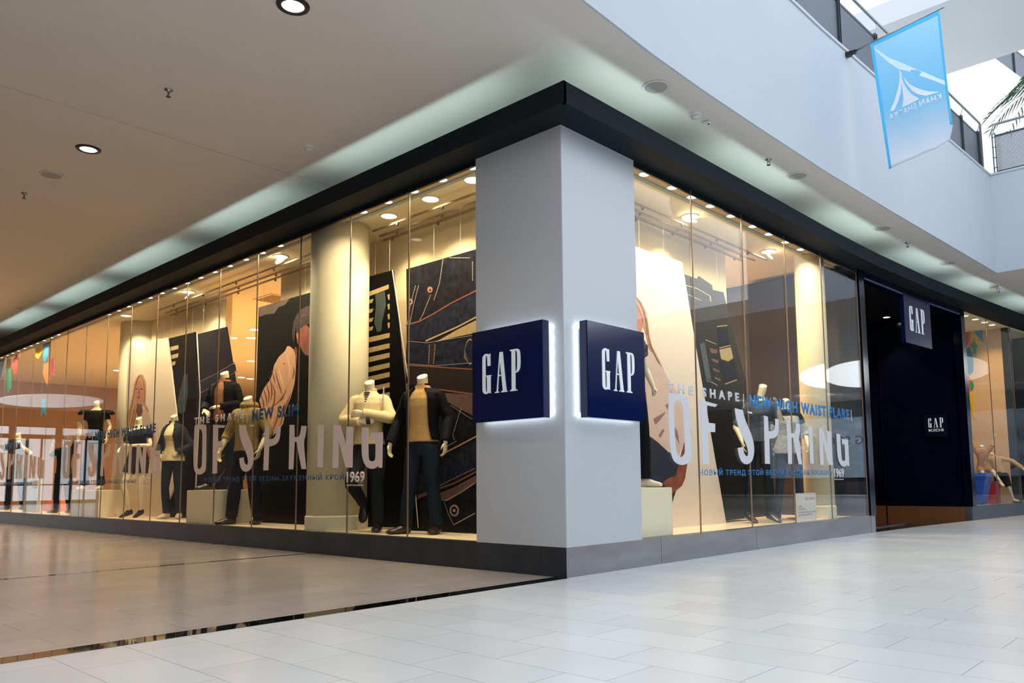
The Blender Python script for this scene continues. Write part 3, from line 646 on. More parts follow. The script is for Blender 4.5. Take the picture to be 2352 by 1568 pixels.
def window_text(place, red, label, last, lower, m1, m2, small=True):
    """place(u, z) -> point on the glass, u metres from the left end of the headline"""
    t = empty('window_lettering', (0, 0, 0), 0, label, 'window lettering', 'lettering stuck on the shop windows')
    n = place(0, 0, 1)-place(0, 0, 0)
    bm = bmesh.new()
    o_ = [place(*uz_of(*p), 0) for p in OU2]; i_ = [place(*uz_of(*p), 0) for p in IN2]; k = len(OU2)
    for j in range(k): prism(bm, [o_[j], o_[(j+1) % k], i_[(j+1) % k], i_[j]], n*.002)
    obj('headline_letter', bm, m1, t)
    for ch, loops in SPR.items():
        if ch == 'O': continue
        bm = bmesh.new()
        for lp in loops: prism(bm, [place(*uz_of(*p), 0) for p in rounded(lp, 2, 50)], n*.002)
        obj('headline_letter', bm, m1, t)
    ux = (place(1, 0, 0)-place(0, 0, 0)); uz = Vector((0, 0, 1))
    text('THE SHAPE', place(.05, 1.558, 0), ux, uz, n, .095, 1.36, m1, t, 'slogan_lettering', .002, .045, 1.75, words=True)
    box_pts = lambda a, b: [place(a, 1.50, 0), place(a+.012, 1.50, 0), place(a+.012, 1.65, 0), place(a, 1.65, 0)]
    for q_ in (1.50, last[2]): bm = bmesh.new(); prism(bm, box_pts(q_, 0), n*.002); obj('divider_bar', bm, m1, t)
    text(last[0], place(1.63, 1.515, 0), ux, uz, n, .14, last[1], m2, t, 'product_lettering', .002, .045, 1.22, words=True)
    text(lower[0], place(lower[1], .775, 0), ux, uz, n, .085, lower[2], m2, t, 'tagline_lettering', .002, .012, 1.25, words=True)
    text('1969', place(lower[3], .755, 0), ux, uz, n, .115, .32, m1, t, 'year_lettering', .002, .03, 1.0)
    text('GapPremiumJeans', place(lower[3], .718, 0), ux, uz, n, .02, .30, m1, t, 'small_lettering', .002, .01, 1.0)
def pl_left(x0): return lambda u, z, k: Vector((x0+u, -.0025-.0*u, z))+Vector((0, -1, 0))*k
def pl_right(y0): return lambda u, z, k: Vector((FA(y0+u)+.002, y0+u, z))+Vector((1, 0, 0))*k
LOW1 = ('НОВЫЙ ТРЕНД ЭТОЙ ВЕСНЫ-ЗАУЖЕННЫЙ КРОЙ', .40, 3.21, 3.66)
LOW2 = ('НОВЫЙ ТРЕНД ЭТОЙ ВЕСНЫ-ВЫСОКАЯ ПОСАДКА', .57, 3.17, 3.80)
LOW3 = ('НОВЫЙ ТРЕНД ЭТОЙ ВЕСНЫ-БЕСЦЕННЫЕ', .40, 3.05, 3.62)
def flat_glass(pl):   # letters sit just outside the pane
    return pl
window_text(pl_left(-6.652), 0, 'white and blue window lettering on the glass beside the corner pillar, left front', ('NEW SLIM', 1.07, 4.27), LOW1, VIN, BLUE)
window_text(pl_left(-11.95), 0, 'white and blue window lettering before the blond woman poster, left front', ('NEW HIGH WAIST FLARE', 2.45, 4.13), LOW3, VIN, BLUE)
window_text(pl_left(-17.25), 0, 'window lettering at the far left end of the left front', ('NEW SLIM', 1.07, 4.27), LOW1, VIN, BLUE)
window_text(pl_right(1.42), 0, 'white and blue window lettering on the right front', ('NEW HIGH WAIST FLARE', 2.78, 4.42), LOW2, VINR, BLUER)

# ================================================================ POSTERS HANGING IN THE WINDOWS
DEN = mat('denim_print', '#191d2a', .8, spec=.08, noise=.6, nscale=14, ramp=('#06070a', '#1e1f29'), bump=.05, bscale=200)
DEN2 = mat('denim_print_blue', '#1a2036', .8, spec=.1, noise=.5, nscale=16, ramp=('#080a12', '#23283a'))
DEN3 = mat('denim_print_brown', '#1e1618', .7, spec=.2, noise=.35, nscale=9)
BLK = mat('poster_black', '#020304', .7, spec=.05)
BLKG = mat('poster_dark_green', '#040807', .7, spec=.06, noise=.6, nscale=2)
INK_TAN = mat('print_tan', '#a08a60', .5, noise=.12, nscale=20)
INK_RUST = mat('print_rust', '#7c4530', .5); INK_GOLD = mat('print_gold', '#a8895a', .5); INK_STITCH = mat('print_stitch', '#a09684', .5)
INK_PINK = mat('print_pink_brown', '#5f463f', .5, noise=.2, nscale=15); INK_COPPER = mat('print_copper', '#9a6350', .5)
PAPER = mat('poster_pale', '#ddccb2', .5, noise=.02); PAPER2 = mat('poster_pale_grey', '#dccdbb', .5, noise=.02)
SKIN = mat('print_skin', '#b4745a', .5, noise=.15, nscale=10); SKIN2 = mat('print_skin_orange', '#7d402a', .5, noise=.4, nscale=9)
HAIR = mat('print_hair_blond', '#b98b5a', .5, noise=.35, nscale=25, stretch=(6, 6, .5)); HAIR2 = mat('print_hair_dark', '#210f0b', .5, noise=.4, nscale=12)
SHIRT = mat('print_shirt_pink', '#cbb0a2', .5, noise=.06, nscale=5); SHIRTF = mat('print_fold', '#8c6a62', .5); JEANS = mat('print_jeans', '#131d2e', .5, noise=.3, nscale=8)
SHIRTM = mat('print_shirt_sand', '#c99a78', .5, noise=.1, nscale=6); FOLDM = mat('print_fold_dark', '#6d4438', .5); TEAL = mat('print_teal', '#143238', .5, noise=.3, nscale=6)
LIPS = mat('print_lips', '#8a3c30', .5); EYES = mat('print_eyes', '#2a1c16', .5)
WIRE = mat('hanging_wire', '#c8c2b0', .4, metal=.5)
def poster(name, ax, v, corners, board, label, th=.018, wires=(), group=None):
    pts = [at(px, py, ax, v) for px, py in corners]
    base = Vector((sum(p.x for p in pts)/len(pts), sum(p.y for p in pts)/len(pts), min(p.z for p in pts)))
    t = empty(name, base, 0, label, 'poster', group)
    back = Vector((0, th, 0)) if ax == 1 else Vector((-th, 0, 0))
    bm = bmesh.new(); prism(bm, [p-base for p in pts], back); o = obj('poster_board', bm, board, t)
    if wires:
        bm = bmesh.new()
        for px, py in wires:
            p = at(px, py, ax, v)-base+back*.5; tube(bm, [p, Vector((p.x, p.y, ZS-.003-base.z))], .0015, 5)
        obj('hanging_wire', bm, WIRE, t)
    return t, base, ax, v
def ink(P, name, m, polys, lift=1):
    t, base, ax, v = P; n = Vector((0, -1, 0)) if ax == 1 else Vector((1, 0, 0)); bm = bmesh.new()
    for pl in polys: prism(bm, [at(px, py, ax, v)-base+n*.0012*(lift-1)+n*.0002 for px, py in pl], n*.0010)
    return obj(name, bm, m, t)
def band(pts, wpx):
    """poly-line -> narrow polygon in photo pixels (vertical width)"""
    return [(x, y-wpx/2) for x, y in pts]+[(x, y+wpx/2) for x, y in pts[::-1]]
def dashes(pts, n, wpx=1.6):
    out = []; L = [math.dist(a, b) for a, b in zip(pts, pts[1:])]; T = sum(L)
    def pos(s):
        for a, b, l in zip(pts, pts[1:], L):
            if s <= l: return (a[0]+(b[0]-a[0])*s/l, a[1]+(b[1]-a[1])*s/l)
            s -= l
        return pts[-1]
    for i in range(n):
        a, b = pos(T*(i+.15)/n), pos(T*(i+.75)/n); dx, dy = b[0]-a[0], b[1]-a[1]; l = math.hypot(dx, dy) or 1; nx, ny = -dy/l*wpx/2, dx/l*wpx/2
        out.append([(a[0]+nx, a[1]+ny), (b[0]+nx, b[1]+ny), (b[0]-nx, b[1]-ny), (a[0]-nx, a[1]-ny)])
    return out
def disc(x, y, rx, ry, n=18): return [(x+rx*math.cos(2*PI*k/n), y+ry*math.sin(2*PI*k/n)) for k in range(n)]
YP = .72
# --- denim close-up, next to the pillar
P = poster('hanging_poster', 1, YP, [(933, 618), (1170, 550), (1170, 1224), (940, 1219)], DEN, 'large dark denim close-up poster leaning beside the corner pillar', wires=[(940, 625), (995, 605), (1056, 588)])
ink(P, 'printed_waistband', DEN2, [[(934, 785), (1000, 788), (1085, 773), (1150, 766), (1150, 850), (1085, 847), (932, 838)], [(934, 748), (965, 738), (1092, 671), (1150, 640), (1150, 700), (1092, 727), (982, 781), (934, 783)], [(935, 1105), (1000, 1080), (1092, 1008), (1150, 985), (1150, 1060), (1092, 1083), (1045, 1108), (950, 1150)]])
ink(P, 'printed_lining', INK_TAN, [[(1003, 784), (1050, 757), (1092, 736), (1150, 712), (1150, 752), (1045, 774), (1000, 786)]])
ink(P, 'printed_lining', INK_PINK, [[(1022, 902), (1085, 906), (1150, 912), (1150, 985), (1085, 953), (1050, 936), (1028, 922)], [(1002, 1135), (1040, 1120), (1092, 1092), (1150, 1070), (1150, 1082), (1090, 1110), (1030, 1150), (1005, 1150)]])
ink(P, 'printed_lining', DEN3, [[(932, 840), (1085, 849), (1150, 854), (1150, 905), (1085, 904), (1010, 895), (932, 880)]])
ink(P, 'printed_seam', INK_RUST, [band([(932, 747), (965, 737), (1000, 718), (1035, 697), (1092, 668), (1150, 638)], 3.2), band([(932, 838), (1085, 848), (1150, 852)], 3), band([(1008, 894), (1085, 905), (1150, 910)], 4), band([(948, 1150), (1000, 1125), (1045, 1109), (1092, 1084), (1150, 1060)], 4)], 2)
ink(P, 'printed_seam', INK_GOLD, [band([(978, 783), (1050, 751), (1092, 729), (1150, 703)], 4), band([(1010, 1046), (1060, 1020), (1092, 1003), (1150, 978)], 3.5)], 2)
ink(P, 'printed_belt_loop', DEN3, [[(985, 788), (1003, 785), (999, 840), (982, 838)]], 2)
ink(P, 'printed_stitching', INK_STITCH, dashes([(955, 655), (943, 700), (936, 745)], 22) + dashes([(962, 655), (950, 702), (942, 742)], 22) + dashes([(1018, 595), (1010, 650), (997, 690)], 26) + dashes([(1032, 592), (1080, 592)], 12) + dashes([(1086, 600), (1086, 645)], 12) + dashes([(990, 676), (972, 722), (964, 735)], 18) + dashes([(936, 783), (980, 787), (1085, 770)], 40) + dashes([(935, 835), (1000, 840), (1083, 833)], 40) + dashes([(987, 791), (985, 836)], 10) + dashes([(1000, 790), (996, 836)], 10) + dashes([(1035, 930), (1080, 960), (1086, 962)], 16) + dashes([(1060, 935), (1040, 1000), (1045, 1010)], 20) + dashes([(960, 1140), (1040, 1100), (1092, 1075)], 34) + dashes([(936, 1075), (1000, 1040), (1050, 1012)], 24), 3)
ink(P, 'printed_outline', INK_STITCH, [band([(1020, 1152), (1030, 1180), (1042, 1205), (1092, 1178)], 2.4), band([(1022, 1150), (1060, 1130), (1092, 1108)], 2.4), band([(1068, 800), (1073, 785), (1080, 778), (1084, 782)], 2.5), band([(1068, 800), (1066, 818), (1078, 836), (1084, 834)], 2.5)], 2)
ink(P, 'printed_rivet', INK_COPPER, [disc(988, 665, 6, 7), disc(943, 693, 5.5, 7)], 2)
ink(P, 'printed_rivet', BLK, [disc(988.5, 666, 2, 2.6), disc(943.5, 693, 2, 2.6)], 3)
ink(P, 'printed_button', mat('print_button', '#8d7a70', .4), [disc(1044, 1172, 11, 14)], 3)
ink(P, 'printed_button_eye', BLK, [disc(1044, 1172, 6.5, 9)], 4); ink(P, 'printed_button_eye', INK_STITCH, [disc(1044, 1172, 3, 4)], 5)
# --- striped shirt poster
EDGE = mat('poster_edge_white', '#d8cfc0', .5)
P = poster('hanging_poster', 1, YP-.03, [(800, 648), (902, 620), (962, 1212), (800, 1209)], BLK, 'black poster with tan stripes between the thick column and the denim poster', wires=[(860, 632), (893, 623)])
ink(P, 'printed_board_edge', EDGE, [[(900.5, 620.5), (903, 620), (940, 880), (938, 880)], [(950, 1090), (952, 1090), (962, 1212), (960, 1212)], [(880, 888), (883, 887), (883, 932), (880, 933)]], 2)
st = [[(846, 670.5), (893, 653), (893, 663), (846, 681)]]
for y in (775, 799, 820.5, 843.5, 865, 889, 911): st.append([(810, y+8), (895, y-11), (895, y), (810, y+20)])
for y in (690, 712, 733, 753): st.append([(820, y+5), (858, y-4), (855, y+5), (820, y+15)])
for y in (677, 699, 722, 742): st.append([(890, y), (895, y-2), (895, y+10), (892, y+12)])
ink(P, 'printed_stripes', INK_TAN, st)
ink(P, 'printed_trousers', TEAL, [[(862, 676), (884, 668), (887, 700), (878, 740), (876, 760), (866, 762), (860, 740), (864, 700)]], 2)
# --- man in a sand shirt
P = poster('hanging_poster', 1, YP, [(594, 706), (745, 662), (745, 1209), (580, 1199)], BLKG, 'dark poster of a man in a sand coloured shirt, left of the thick column', wires=[(603, 703), (699, 677)])
ink(P, 'printed_glow', mat('print_glow', '#2e2113', .5, noise=.5, nscale=5), [[(594, 706), (665, 686), (655, 700), (640, 705), (630, 720), (610, 722), (596, 728)]], 1)
ink(P, 'printed_shirt', SHIRTM, [[(660, 795), (666, 795), (675, 803), (679, 817), (680, 849), (677, 880), (668, 913), (657, 940), (651, 972), (641, 988), (630, 998), (620, 1009), (612, 985), (604, 950), (596, 919), (606, 892), (622, 870), (627, 854), (630, 838), (641, 819), (655, 806)]], 2)
def fold(*p):
    n = len(p); w_ = lambda i: 1.6*math.sin(PI*(i+.3)/(n-.4)); return [(x-w_(i), y) for i, (x, y) in enumerate(p)]+[(x+w_(i), y) for i, (x, y) in reversed(list(enumerate(p)))]
ink(P, 'printed_folds', FOLDM, [fold((632, 848), (637, 870), (644, 892), (648, 905)), fold((625, 850), (630, 868), (632, 880)), fold((619, 865), (624, 885), (625, 905), (622, 920)), fold((612, 880), (618, 900), (618, 925)), fold((606, 893), (612, 912), (614, 935)), fold((600, 905), (606, 925), (607, 945)), fold((626, 880), (632, 900), (630, 925), (622, 940)), fold((675, 842), (676, 856), (672, 870)),
    [(649, 834), (656, 834), (654, 836.5)], [(662, 884), (652, 905), (640, 922), (622, 936), (616, 942), (634, 928), (650, 916)], fold((668, 905), (660, 925), (650, 950), (645, 975)), fold((640, 940), (636, 965), (628, 985)), fold((655, 925), (648, 945), (640, 960))], 3)
ink(P, 'printed_highlights', mat('print_shirt_light', '#dfb694', .5), [fold((640, 845), (646, 868), (652, 890)), fold((660, 815), (666, 845), (664, 875)), fold((615, 905), (612, 930), (615, 955)), fold((630, 945), (626, 968), (620, 985)), fold((664, 900), (655, 922), (646, 938))], 3)
ink(P, 'printed_neck', SKIN2, [[(678, 796), (683, 800), (682, 838), (680, 822), (676, 804)]], 2)
ink(P, 'printed_face', SKIN2, [[(704, 744), (692, 752), (684, 764), (682, 776), (684, 788), (693, 800), (700, 813), (712, 816), (716, 760)]], 3)
ink(P, 'printed_beard', FOLDM, [[(690, 792), (697, 798), (704, 796), (712, 800), (712, 818), (700, 814), (693, 802)]], 4)
ink(P, 'printed_ear', SKIN, [[(681, 766), (684.5, 762), (686, 773), (683, 780)]], 4)
ink(P, 'printed_hair', HAIR2, [[(683, 770), (680, 752), (676, 790), (671, 770), (674, 742), (681, 724), (692, 711), (706, 703), (716, 703), (716, 742), (700, 747), (690, 755)]], 4)
ink(P, 'printed_hair_shine', mat('print_hair_shine', '#6a2f25', .5), [fold((688, 716), (696, 712), (704, 711)), fold((690, 728), (700, 722), (708, 724)), fold((684, 742), (692, 738), (702, 738))], 5)
SHADE = mat('print_hair_shade', '#7d5230', .5)
def strand(*p): return [(x-.7, y) for x, y in p]+[(x+.7, y) for x, y in p[::-1]]
# --- far set: pale woman, stripes, denim
P = poster('hanging_poster', 1, YP, [(287, 795), (385, 775), (418, 1060), (396, 1130), (370, 1188), (247, 1181)], PAPER, 'pale poster of a long haired blond woman standing in the left window', wires=[(295, 792), (376, 777)])
ink(P, 'printed_shirt', SHIRT, [[(323, 940), (332, 938), (341, 944), (352, 975), (359, 1010), (360, 1042), (352, 1046), (345, 1000), (341, 1045), (300, 1045), (298, 975), (310, 950)]], 1)
ink(P, 'printed_arm', SKIN, [[(336, 1020), (341, 1022), (347, 1045), (336, 1088), (327, 1110), (322, 1104), (331, 1075), (338, 1048)]], 2)
ink(P, 'printed_hair', HAIR, [[(321, 859), (329, 861), (335, 875), (336, 900), (334, 926), (343, 944), (338, 945), (330, 932), (320, 930), (313, 960), (305, 985), (298, 1010), (294, 1000), (297, 980), (291, 975), (291, 955), (300, 928), (305, 905), (308, 882), (314, 866)]], 2)
ink(P, 'printed_face', SKIN, [[(312, 880), (320, 874), (329, 884), (331, 900), (327, 920), (320, 929), (313, 920), (309, 900)]], 3)
ink(P, 'printed_hair_shade', SHADE, [strand((319, 864), (312, 882), (308, 905), (302, 935), (297, 965)), strand((325, 866), (331, 880), (333, 905), (331, 925)), strand((311, 930), (306, 955), (300, 985)), strand((315, 935), (310, 960), (303, 990)), strand((322, 862), (316, 872), (311, 890))], 4)
ink(P, 'printed_nose', SHADE, [[(319.5, 893), (321, 893), (321.5, 905), (318.5, 905)]], 4)
ink(P, 'printed_features', EYES, [[(312, 893), (317, 891), (317, 893.5), (312, 895)], [(323, 891), (329, 893), (329, 895.5), (323, 893)]], 4)
ink(P, 'printed_lips', LIPS, [[(315, 911), (319, 908.5), (323, 911), (319, 914.5)]], 4)
ink(P, 'printed_neck', mat('print_shade', '#6a4030', .5), [[(314, 926), (326, 928), (328, 945), (320, 965), (314, 948)]], 2)
P = poster('hanging_poster', 1, YP+.03, [(384, 778), (448, 762), (460, 1000), (445, 1190), (380, 1186)], BLK, 'black poster with tan stripes beside the pale woman poster', wires=[(392, 777), (440, 765)])
ink(P, 'printed_stripes', INK_TAN, [[(386, 798), (410, 792), (410, 801), (387, 807)], [(388, 817), (410, 811), (409, 820), (389, 826)], [(390, 832), (404, 829), (402, 838), (391, 841)], [(392, 852), (398, 850), (398, 857), (393, 858)], [(394, 890), (401, 889), (401, 896), (395, 897)], [(396, 906), (402, 905), (402, 912), (397, 913)]])
ink(P, 'printed_trousers', TEAL, [[(422, 862), (431, 858), (432, 900), (426, 945), (414, 950), (404, 940), (412, 905)]], 2)
P = poster('hanging_poster', 1, YP, [(454, 767), (520, 750), (545, 905), (560, 1195), (446, 1190)], DEN, 'dark denim poster behind the mannequin on the white block', wires=[(465, 765), (512, 753)])
ink(P, 'printed_seam', INK_PINK, [band([(456, 878), (500, 856), (540, 832)], 2.5), band([(456, 905), (500, 880), (544, 852)], 2.5), band([(470, 1080), (520, 1040), (552, 1025)], 3), band([(468, 1150), (495, 1110), (530, 1060), (556, 1045)], 3)], 2)
ink(P, 'printed_waistband', DEN2, [[(456, 880), (540, 835), (543, 850), (456, 902)]], 1)
ink(P, 'printed_board_edge', EDGE, [[(451.5, 768), (454, 767), (461, 905), (459, 905)], [(459, 905), (461, 905), (448, 1190), (445, 1190)]], 2)
# --- right window
XP = -.68
P = poster('hanging_poster', 0, XP, [(1405, 548), (1567, 602), (1598, 793), (1668, 1201), (1405, 1229)], PAPER2, 'pale poster of a blond woman in a pink shirt, right front beside the pillar', wires=[(1470, 573), (1526, 590)])
ink(P, 'printed_shirt', SHIRT, [[(1480, 790), (1493, 806), (1508, 816), (1518, 832), (1526, 852), (1535, 870), (1552, 895), (1574, 931), (1583, 965), (1590, 998), (1578, 1001), (1570, 1015), (1558, 1048), (1535, 1040), (1520, 1022), (1508, 1015), (1490, 1000), (1470, 950)]], 1)
ink(P, 'printed_folds', SHIRTF, [[(1500, 962), (1520, 950), (1530, 945), (1515, 965), (1505, 975)], [(1545, 975), (1556, 990), (1560, 1020), (1550, 1000)], [(1528, 930), (1536, 925), (1540, 930), (1533, 940)], [(1512, 1000), (1522, 985), (1526, 988), (1516, 1006)]], 2)
ink(P, 'printed_jeans', JEANS, [[(1490, 1000), (1509, 1014), (1535, 1038), (1556, 1046), (1562, 1060), (1563, 1073), (1558, 1110), (1548, 1140), (1543, 1157), (1540, 1190), (1537, 1212), (1500, 1214), (1480, 1100)]], 2)
ink(P, 'printed_arm', SKIN2, [[(1578, 1001), (1586, 1002), (1580, 1050), (1573, 1098), (1566, 1115), (1552, 1126), (1541, 1136), (1530, 1118), (1521, 1109), (1534, 1098), (1552, 1092), (1560, 1060), (1570, 1018)]], 3)
ink(P, 'printed_hair', HAIR, [[(1440, 672), (1462, 680), (1474, 696), (1484, 716), (1488, 740), (1491, 768), (1497, 795), (1508, 815), (1520, 842), (1512, 832), (1502, 812), (1490, 800), (1484, 770), (1478, 750), (1440, 760)]], 3)
ink(P, 'printed_face', SKIN, [[(1440, 700), (1464, 706), (1476, 728), (1478, 745), (1472, 762), (1463, 766), (1440, 768)]], 4)
ink(P, 'printed_hair_shade', SHADE, [strand((1462, 684), (1474, 705), (1482, 735), (1486, 770)), strand((1468, 690), (1479, 715), (1486, 745), (1490, 780), (1500, 808)), strand((1456, 690), (1468, 712), (1477, 740)), strand((1490, 790), (1502, 812), (1514, 834))], 5)
P = poster('hanging_poster', 0, XP-.06, [(1568, 628), (1604, 641), (1606, 634), (1636, 655), (1637, 665), (1662, 671), (1790, 1182), (1560, 1206)], mat('poster_dark_blue', '#04060a', .5, spec=.3, noise=.2), 'dark jeans poster with torn upper edge, right front', wires=[(1590, 640), (1650, 672)])
ink(P, 'printed_outline', INK_STITCH, [band([(1575, 655), (1600, 662), (1631, 680)], 1.5), [(1630, 680), (1632, 680), (1633, 692), (1631, 692)], band([(1578, 675), (1610, 690)], 1.2), band([(1620, 780), (1645, 790)], 1.5), band([(1622, 870), (1648, 885)], 2)], 2)
ink(P, 'printed_stripes', INK_PINK, [[(1628, 799), (1648, 803), (1646, 812), (1633, 810)], [(1634, 822), (1650, 828), (1649, 834), (1636, 829)], [(1636, 844), (1652, 850), (1651, 856), (1638, 851)], [(1640, 864), (1655, 870), (1654, 876), (1642, 870)]], 2)
ink(P, 'printed_lining', INK_TAN, [[(1652, 803), (1678, 797), (1684, 822), (1672, 830), (1656, 824)]], 2)
ink(P, 'printed_waistband', DEN2, [[(1646, 752), (1670, 750), (1677, 792), (1652, 798)], [(1652, 830), (1686, 826), (1696, 872), (1666, 884)]], 1)
ink(P, 'printed_seam', INK_GOLD, [band([(1646, 750), (1670, 747)], 2), band([(1652, 799), (1678, 793)], 2), band([(1665, 882), (1692, 872)], 2.5)], 3)
ink(P, 'printed_trousers', mat('print_washed', '#3c4a52', .5, noise=.3), [[(1607, 790), (1618, 786), (1630, 850), (1634, 880), (1622, 876)]], 2)

t = empty('ceiling_vent', (-7.6, 1.75, ZI), 0, 'slotted square air vent in the shop ceiling left of the man poster', 'vent')
bm = bmesh.new(); box(bm, (-.30, -.30, -.012), (.30, .30, -.0005)); obj('vent_frame', bm, CREAM, t)
bm = bmesh.new()
for k in range(9): box(bm, (-.25, -.25+k*.058, -.022), (.25, -.215+k*.058, -.0125))
obj('vent_slats', bm, mat('vent_slat', '#8a7450', .6), t)
# ================================================================ BOXES AND SMALL SIGN
def block(name, x0, x1, y0, y1, h, label, m=None, z=ZB):
    bm = bmesh.new(); box(bm, (x0, y0, z), (x1, y1, z+h)); bmesh.ops.bevel(bm, geom=bm.edges[:], offset=.004, segments=2, affect='EDGES')
    c = Vector(((x0+x1)/2, (y0+y1)/2, z))
    for v in bm.verts: v.co -= c
    o = obj(name, bm, m or BOXM); o.location = c; return tag(o, label, 'display block', 'cream display blocks')
block('display_block', -6.97, -6.22, .09, .66, .445, 'cream display block under the mannequin in the black blazer')
block('display_block', -11.62, -10.25, .07, .56, .445, 'cream display block under the mannequin in the black frilled top')
block('display_block', -.60, -.10, 1.06, 1.66, .445, 'cream display block at the pillar edge, right front')
t = empty('sale_sign', (-.14, 4.69, ZB), 0, 'white floor standing notice card behind the right window', 'sign')
bm = bmesh.new(); box(bm, (-.008, -.29, 0), (.008, .27, .335)); obj('notice_card', bm, mat('notice_white', '#dcd6cc', .5), t)
RED = mat('notice_red', '#b06a6a', .5); GR = mat('notice_grey', '#8c8a86', .5); o3 = lambda y, z: Vector((.0085, y, z)); uy = Vector((0, 1, 0)); uz_ = Vector((0, 0, 1)); nx = Vector((1, 0, 0))
text('АКЦИЯ', o3(-.06, .245), uy, uz_, nx, .035, .28, RED, t, 'notice_heading')
for s_, z_, w_ in (('GAP', .165, .10), ('КУПИ 1,', .13, .22), ('ПОЛУЧИ 2-ОЙ', .095, .47), ('В ПОДАРОК', .06, .38)): text(s_, o3(-.24, z_), uy, uz_, nx, .024, w_, GR, t, 'notice_text')

# ================================================================ MANNEQUINS
def remesh(bm, voxel, smooth=4, name='tmp'):
    me = bpy.data.meshes.new(name); bmesh.ops.recalc_face_normals(bm, faces=bm.faces[:]); bm.to_mesh(me); bm.free()
    o = bpy.data.objects.new(name, me); COL.objects.link(o)
    r = o.modifiers.new('r', 'REMESH'); r.mode = 'VOXEL'; r.voxel_size = voxel; r.use_smooth_shade = True
    if smooth: s = o.modifiers.new('s', 'SMOOTH'); s.iterations = smooth; s.factor = .5
    dg = bpy.context.evaluated_depsgraph_get(); out = bpy.data.meshes.new_from_object(o.evaluated_get(dg))
    bpy.data.objects.remove(o); bpy.data.meshes.remove(me)
    for p in out.polygons: p.use_smooth = True
    return out
def meshobj(name, me, m, parent):
    me.name = name; me.materials.clear(); me.materials.append(m); o = bpy.data.objects.new(name, me); COL.objects.link(o); o.parent = parent; return o
MALE = [(.80, .115, .095, 0), (.86, .15, .11, .005), (.94, .155, .112, .01), (1.02, .14, .10, .0), (1.10, .132, .095, -.005), (1.20, .14, .10, -.005), (1.30, .155, .108, 0), (1.38, .165, .105, .005), (1.44, .145, .088, .01), (1.475, .10, .068, .01), (1.50, .068, .058, .005)]
FEM = [(.80, .11, .095, .005), (.86, .148, .112, .012), (.93, .15, .112, .012), (1.02, .125, .095, 0), (1.10, .105, .082, -.005), (1.18, .112, .09, -.01), (1.27, .13, .115, -.022), (1.33, .136, .105, -.01), (1.40, .128, .082, .005), (1.44, .09, .062, .01), (1.465, .056, .05, .008)]
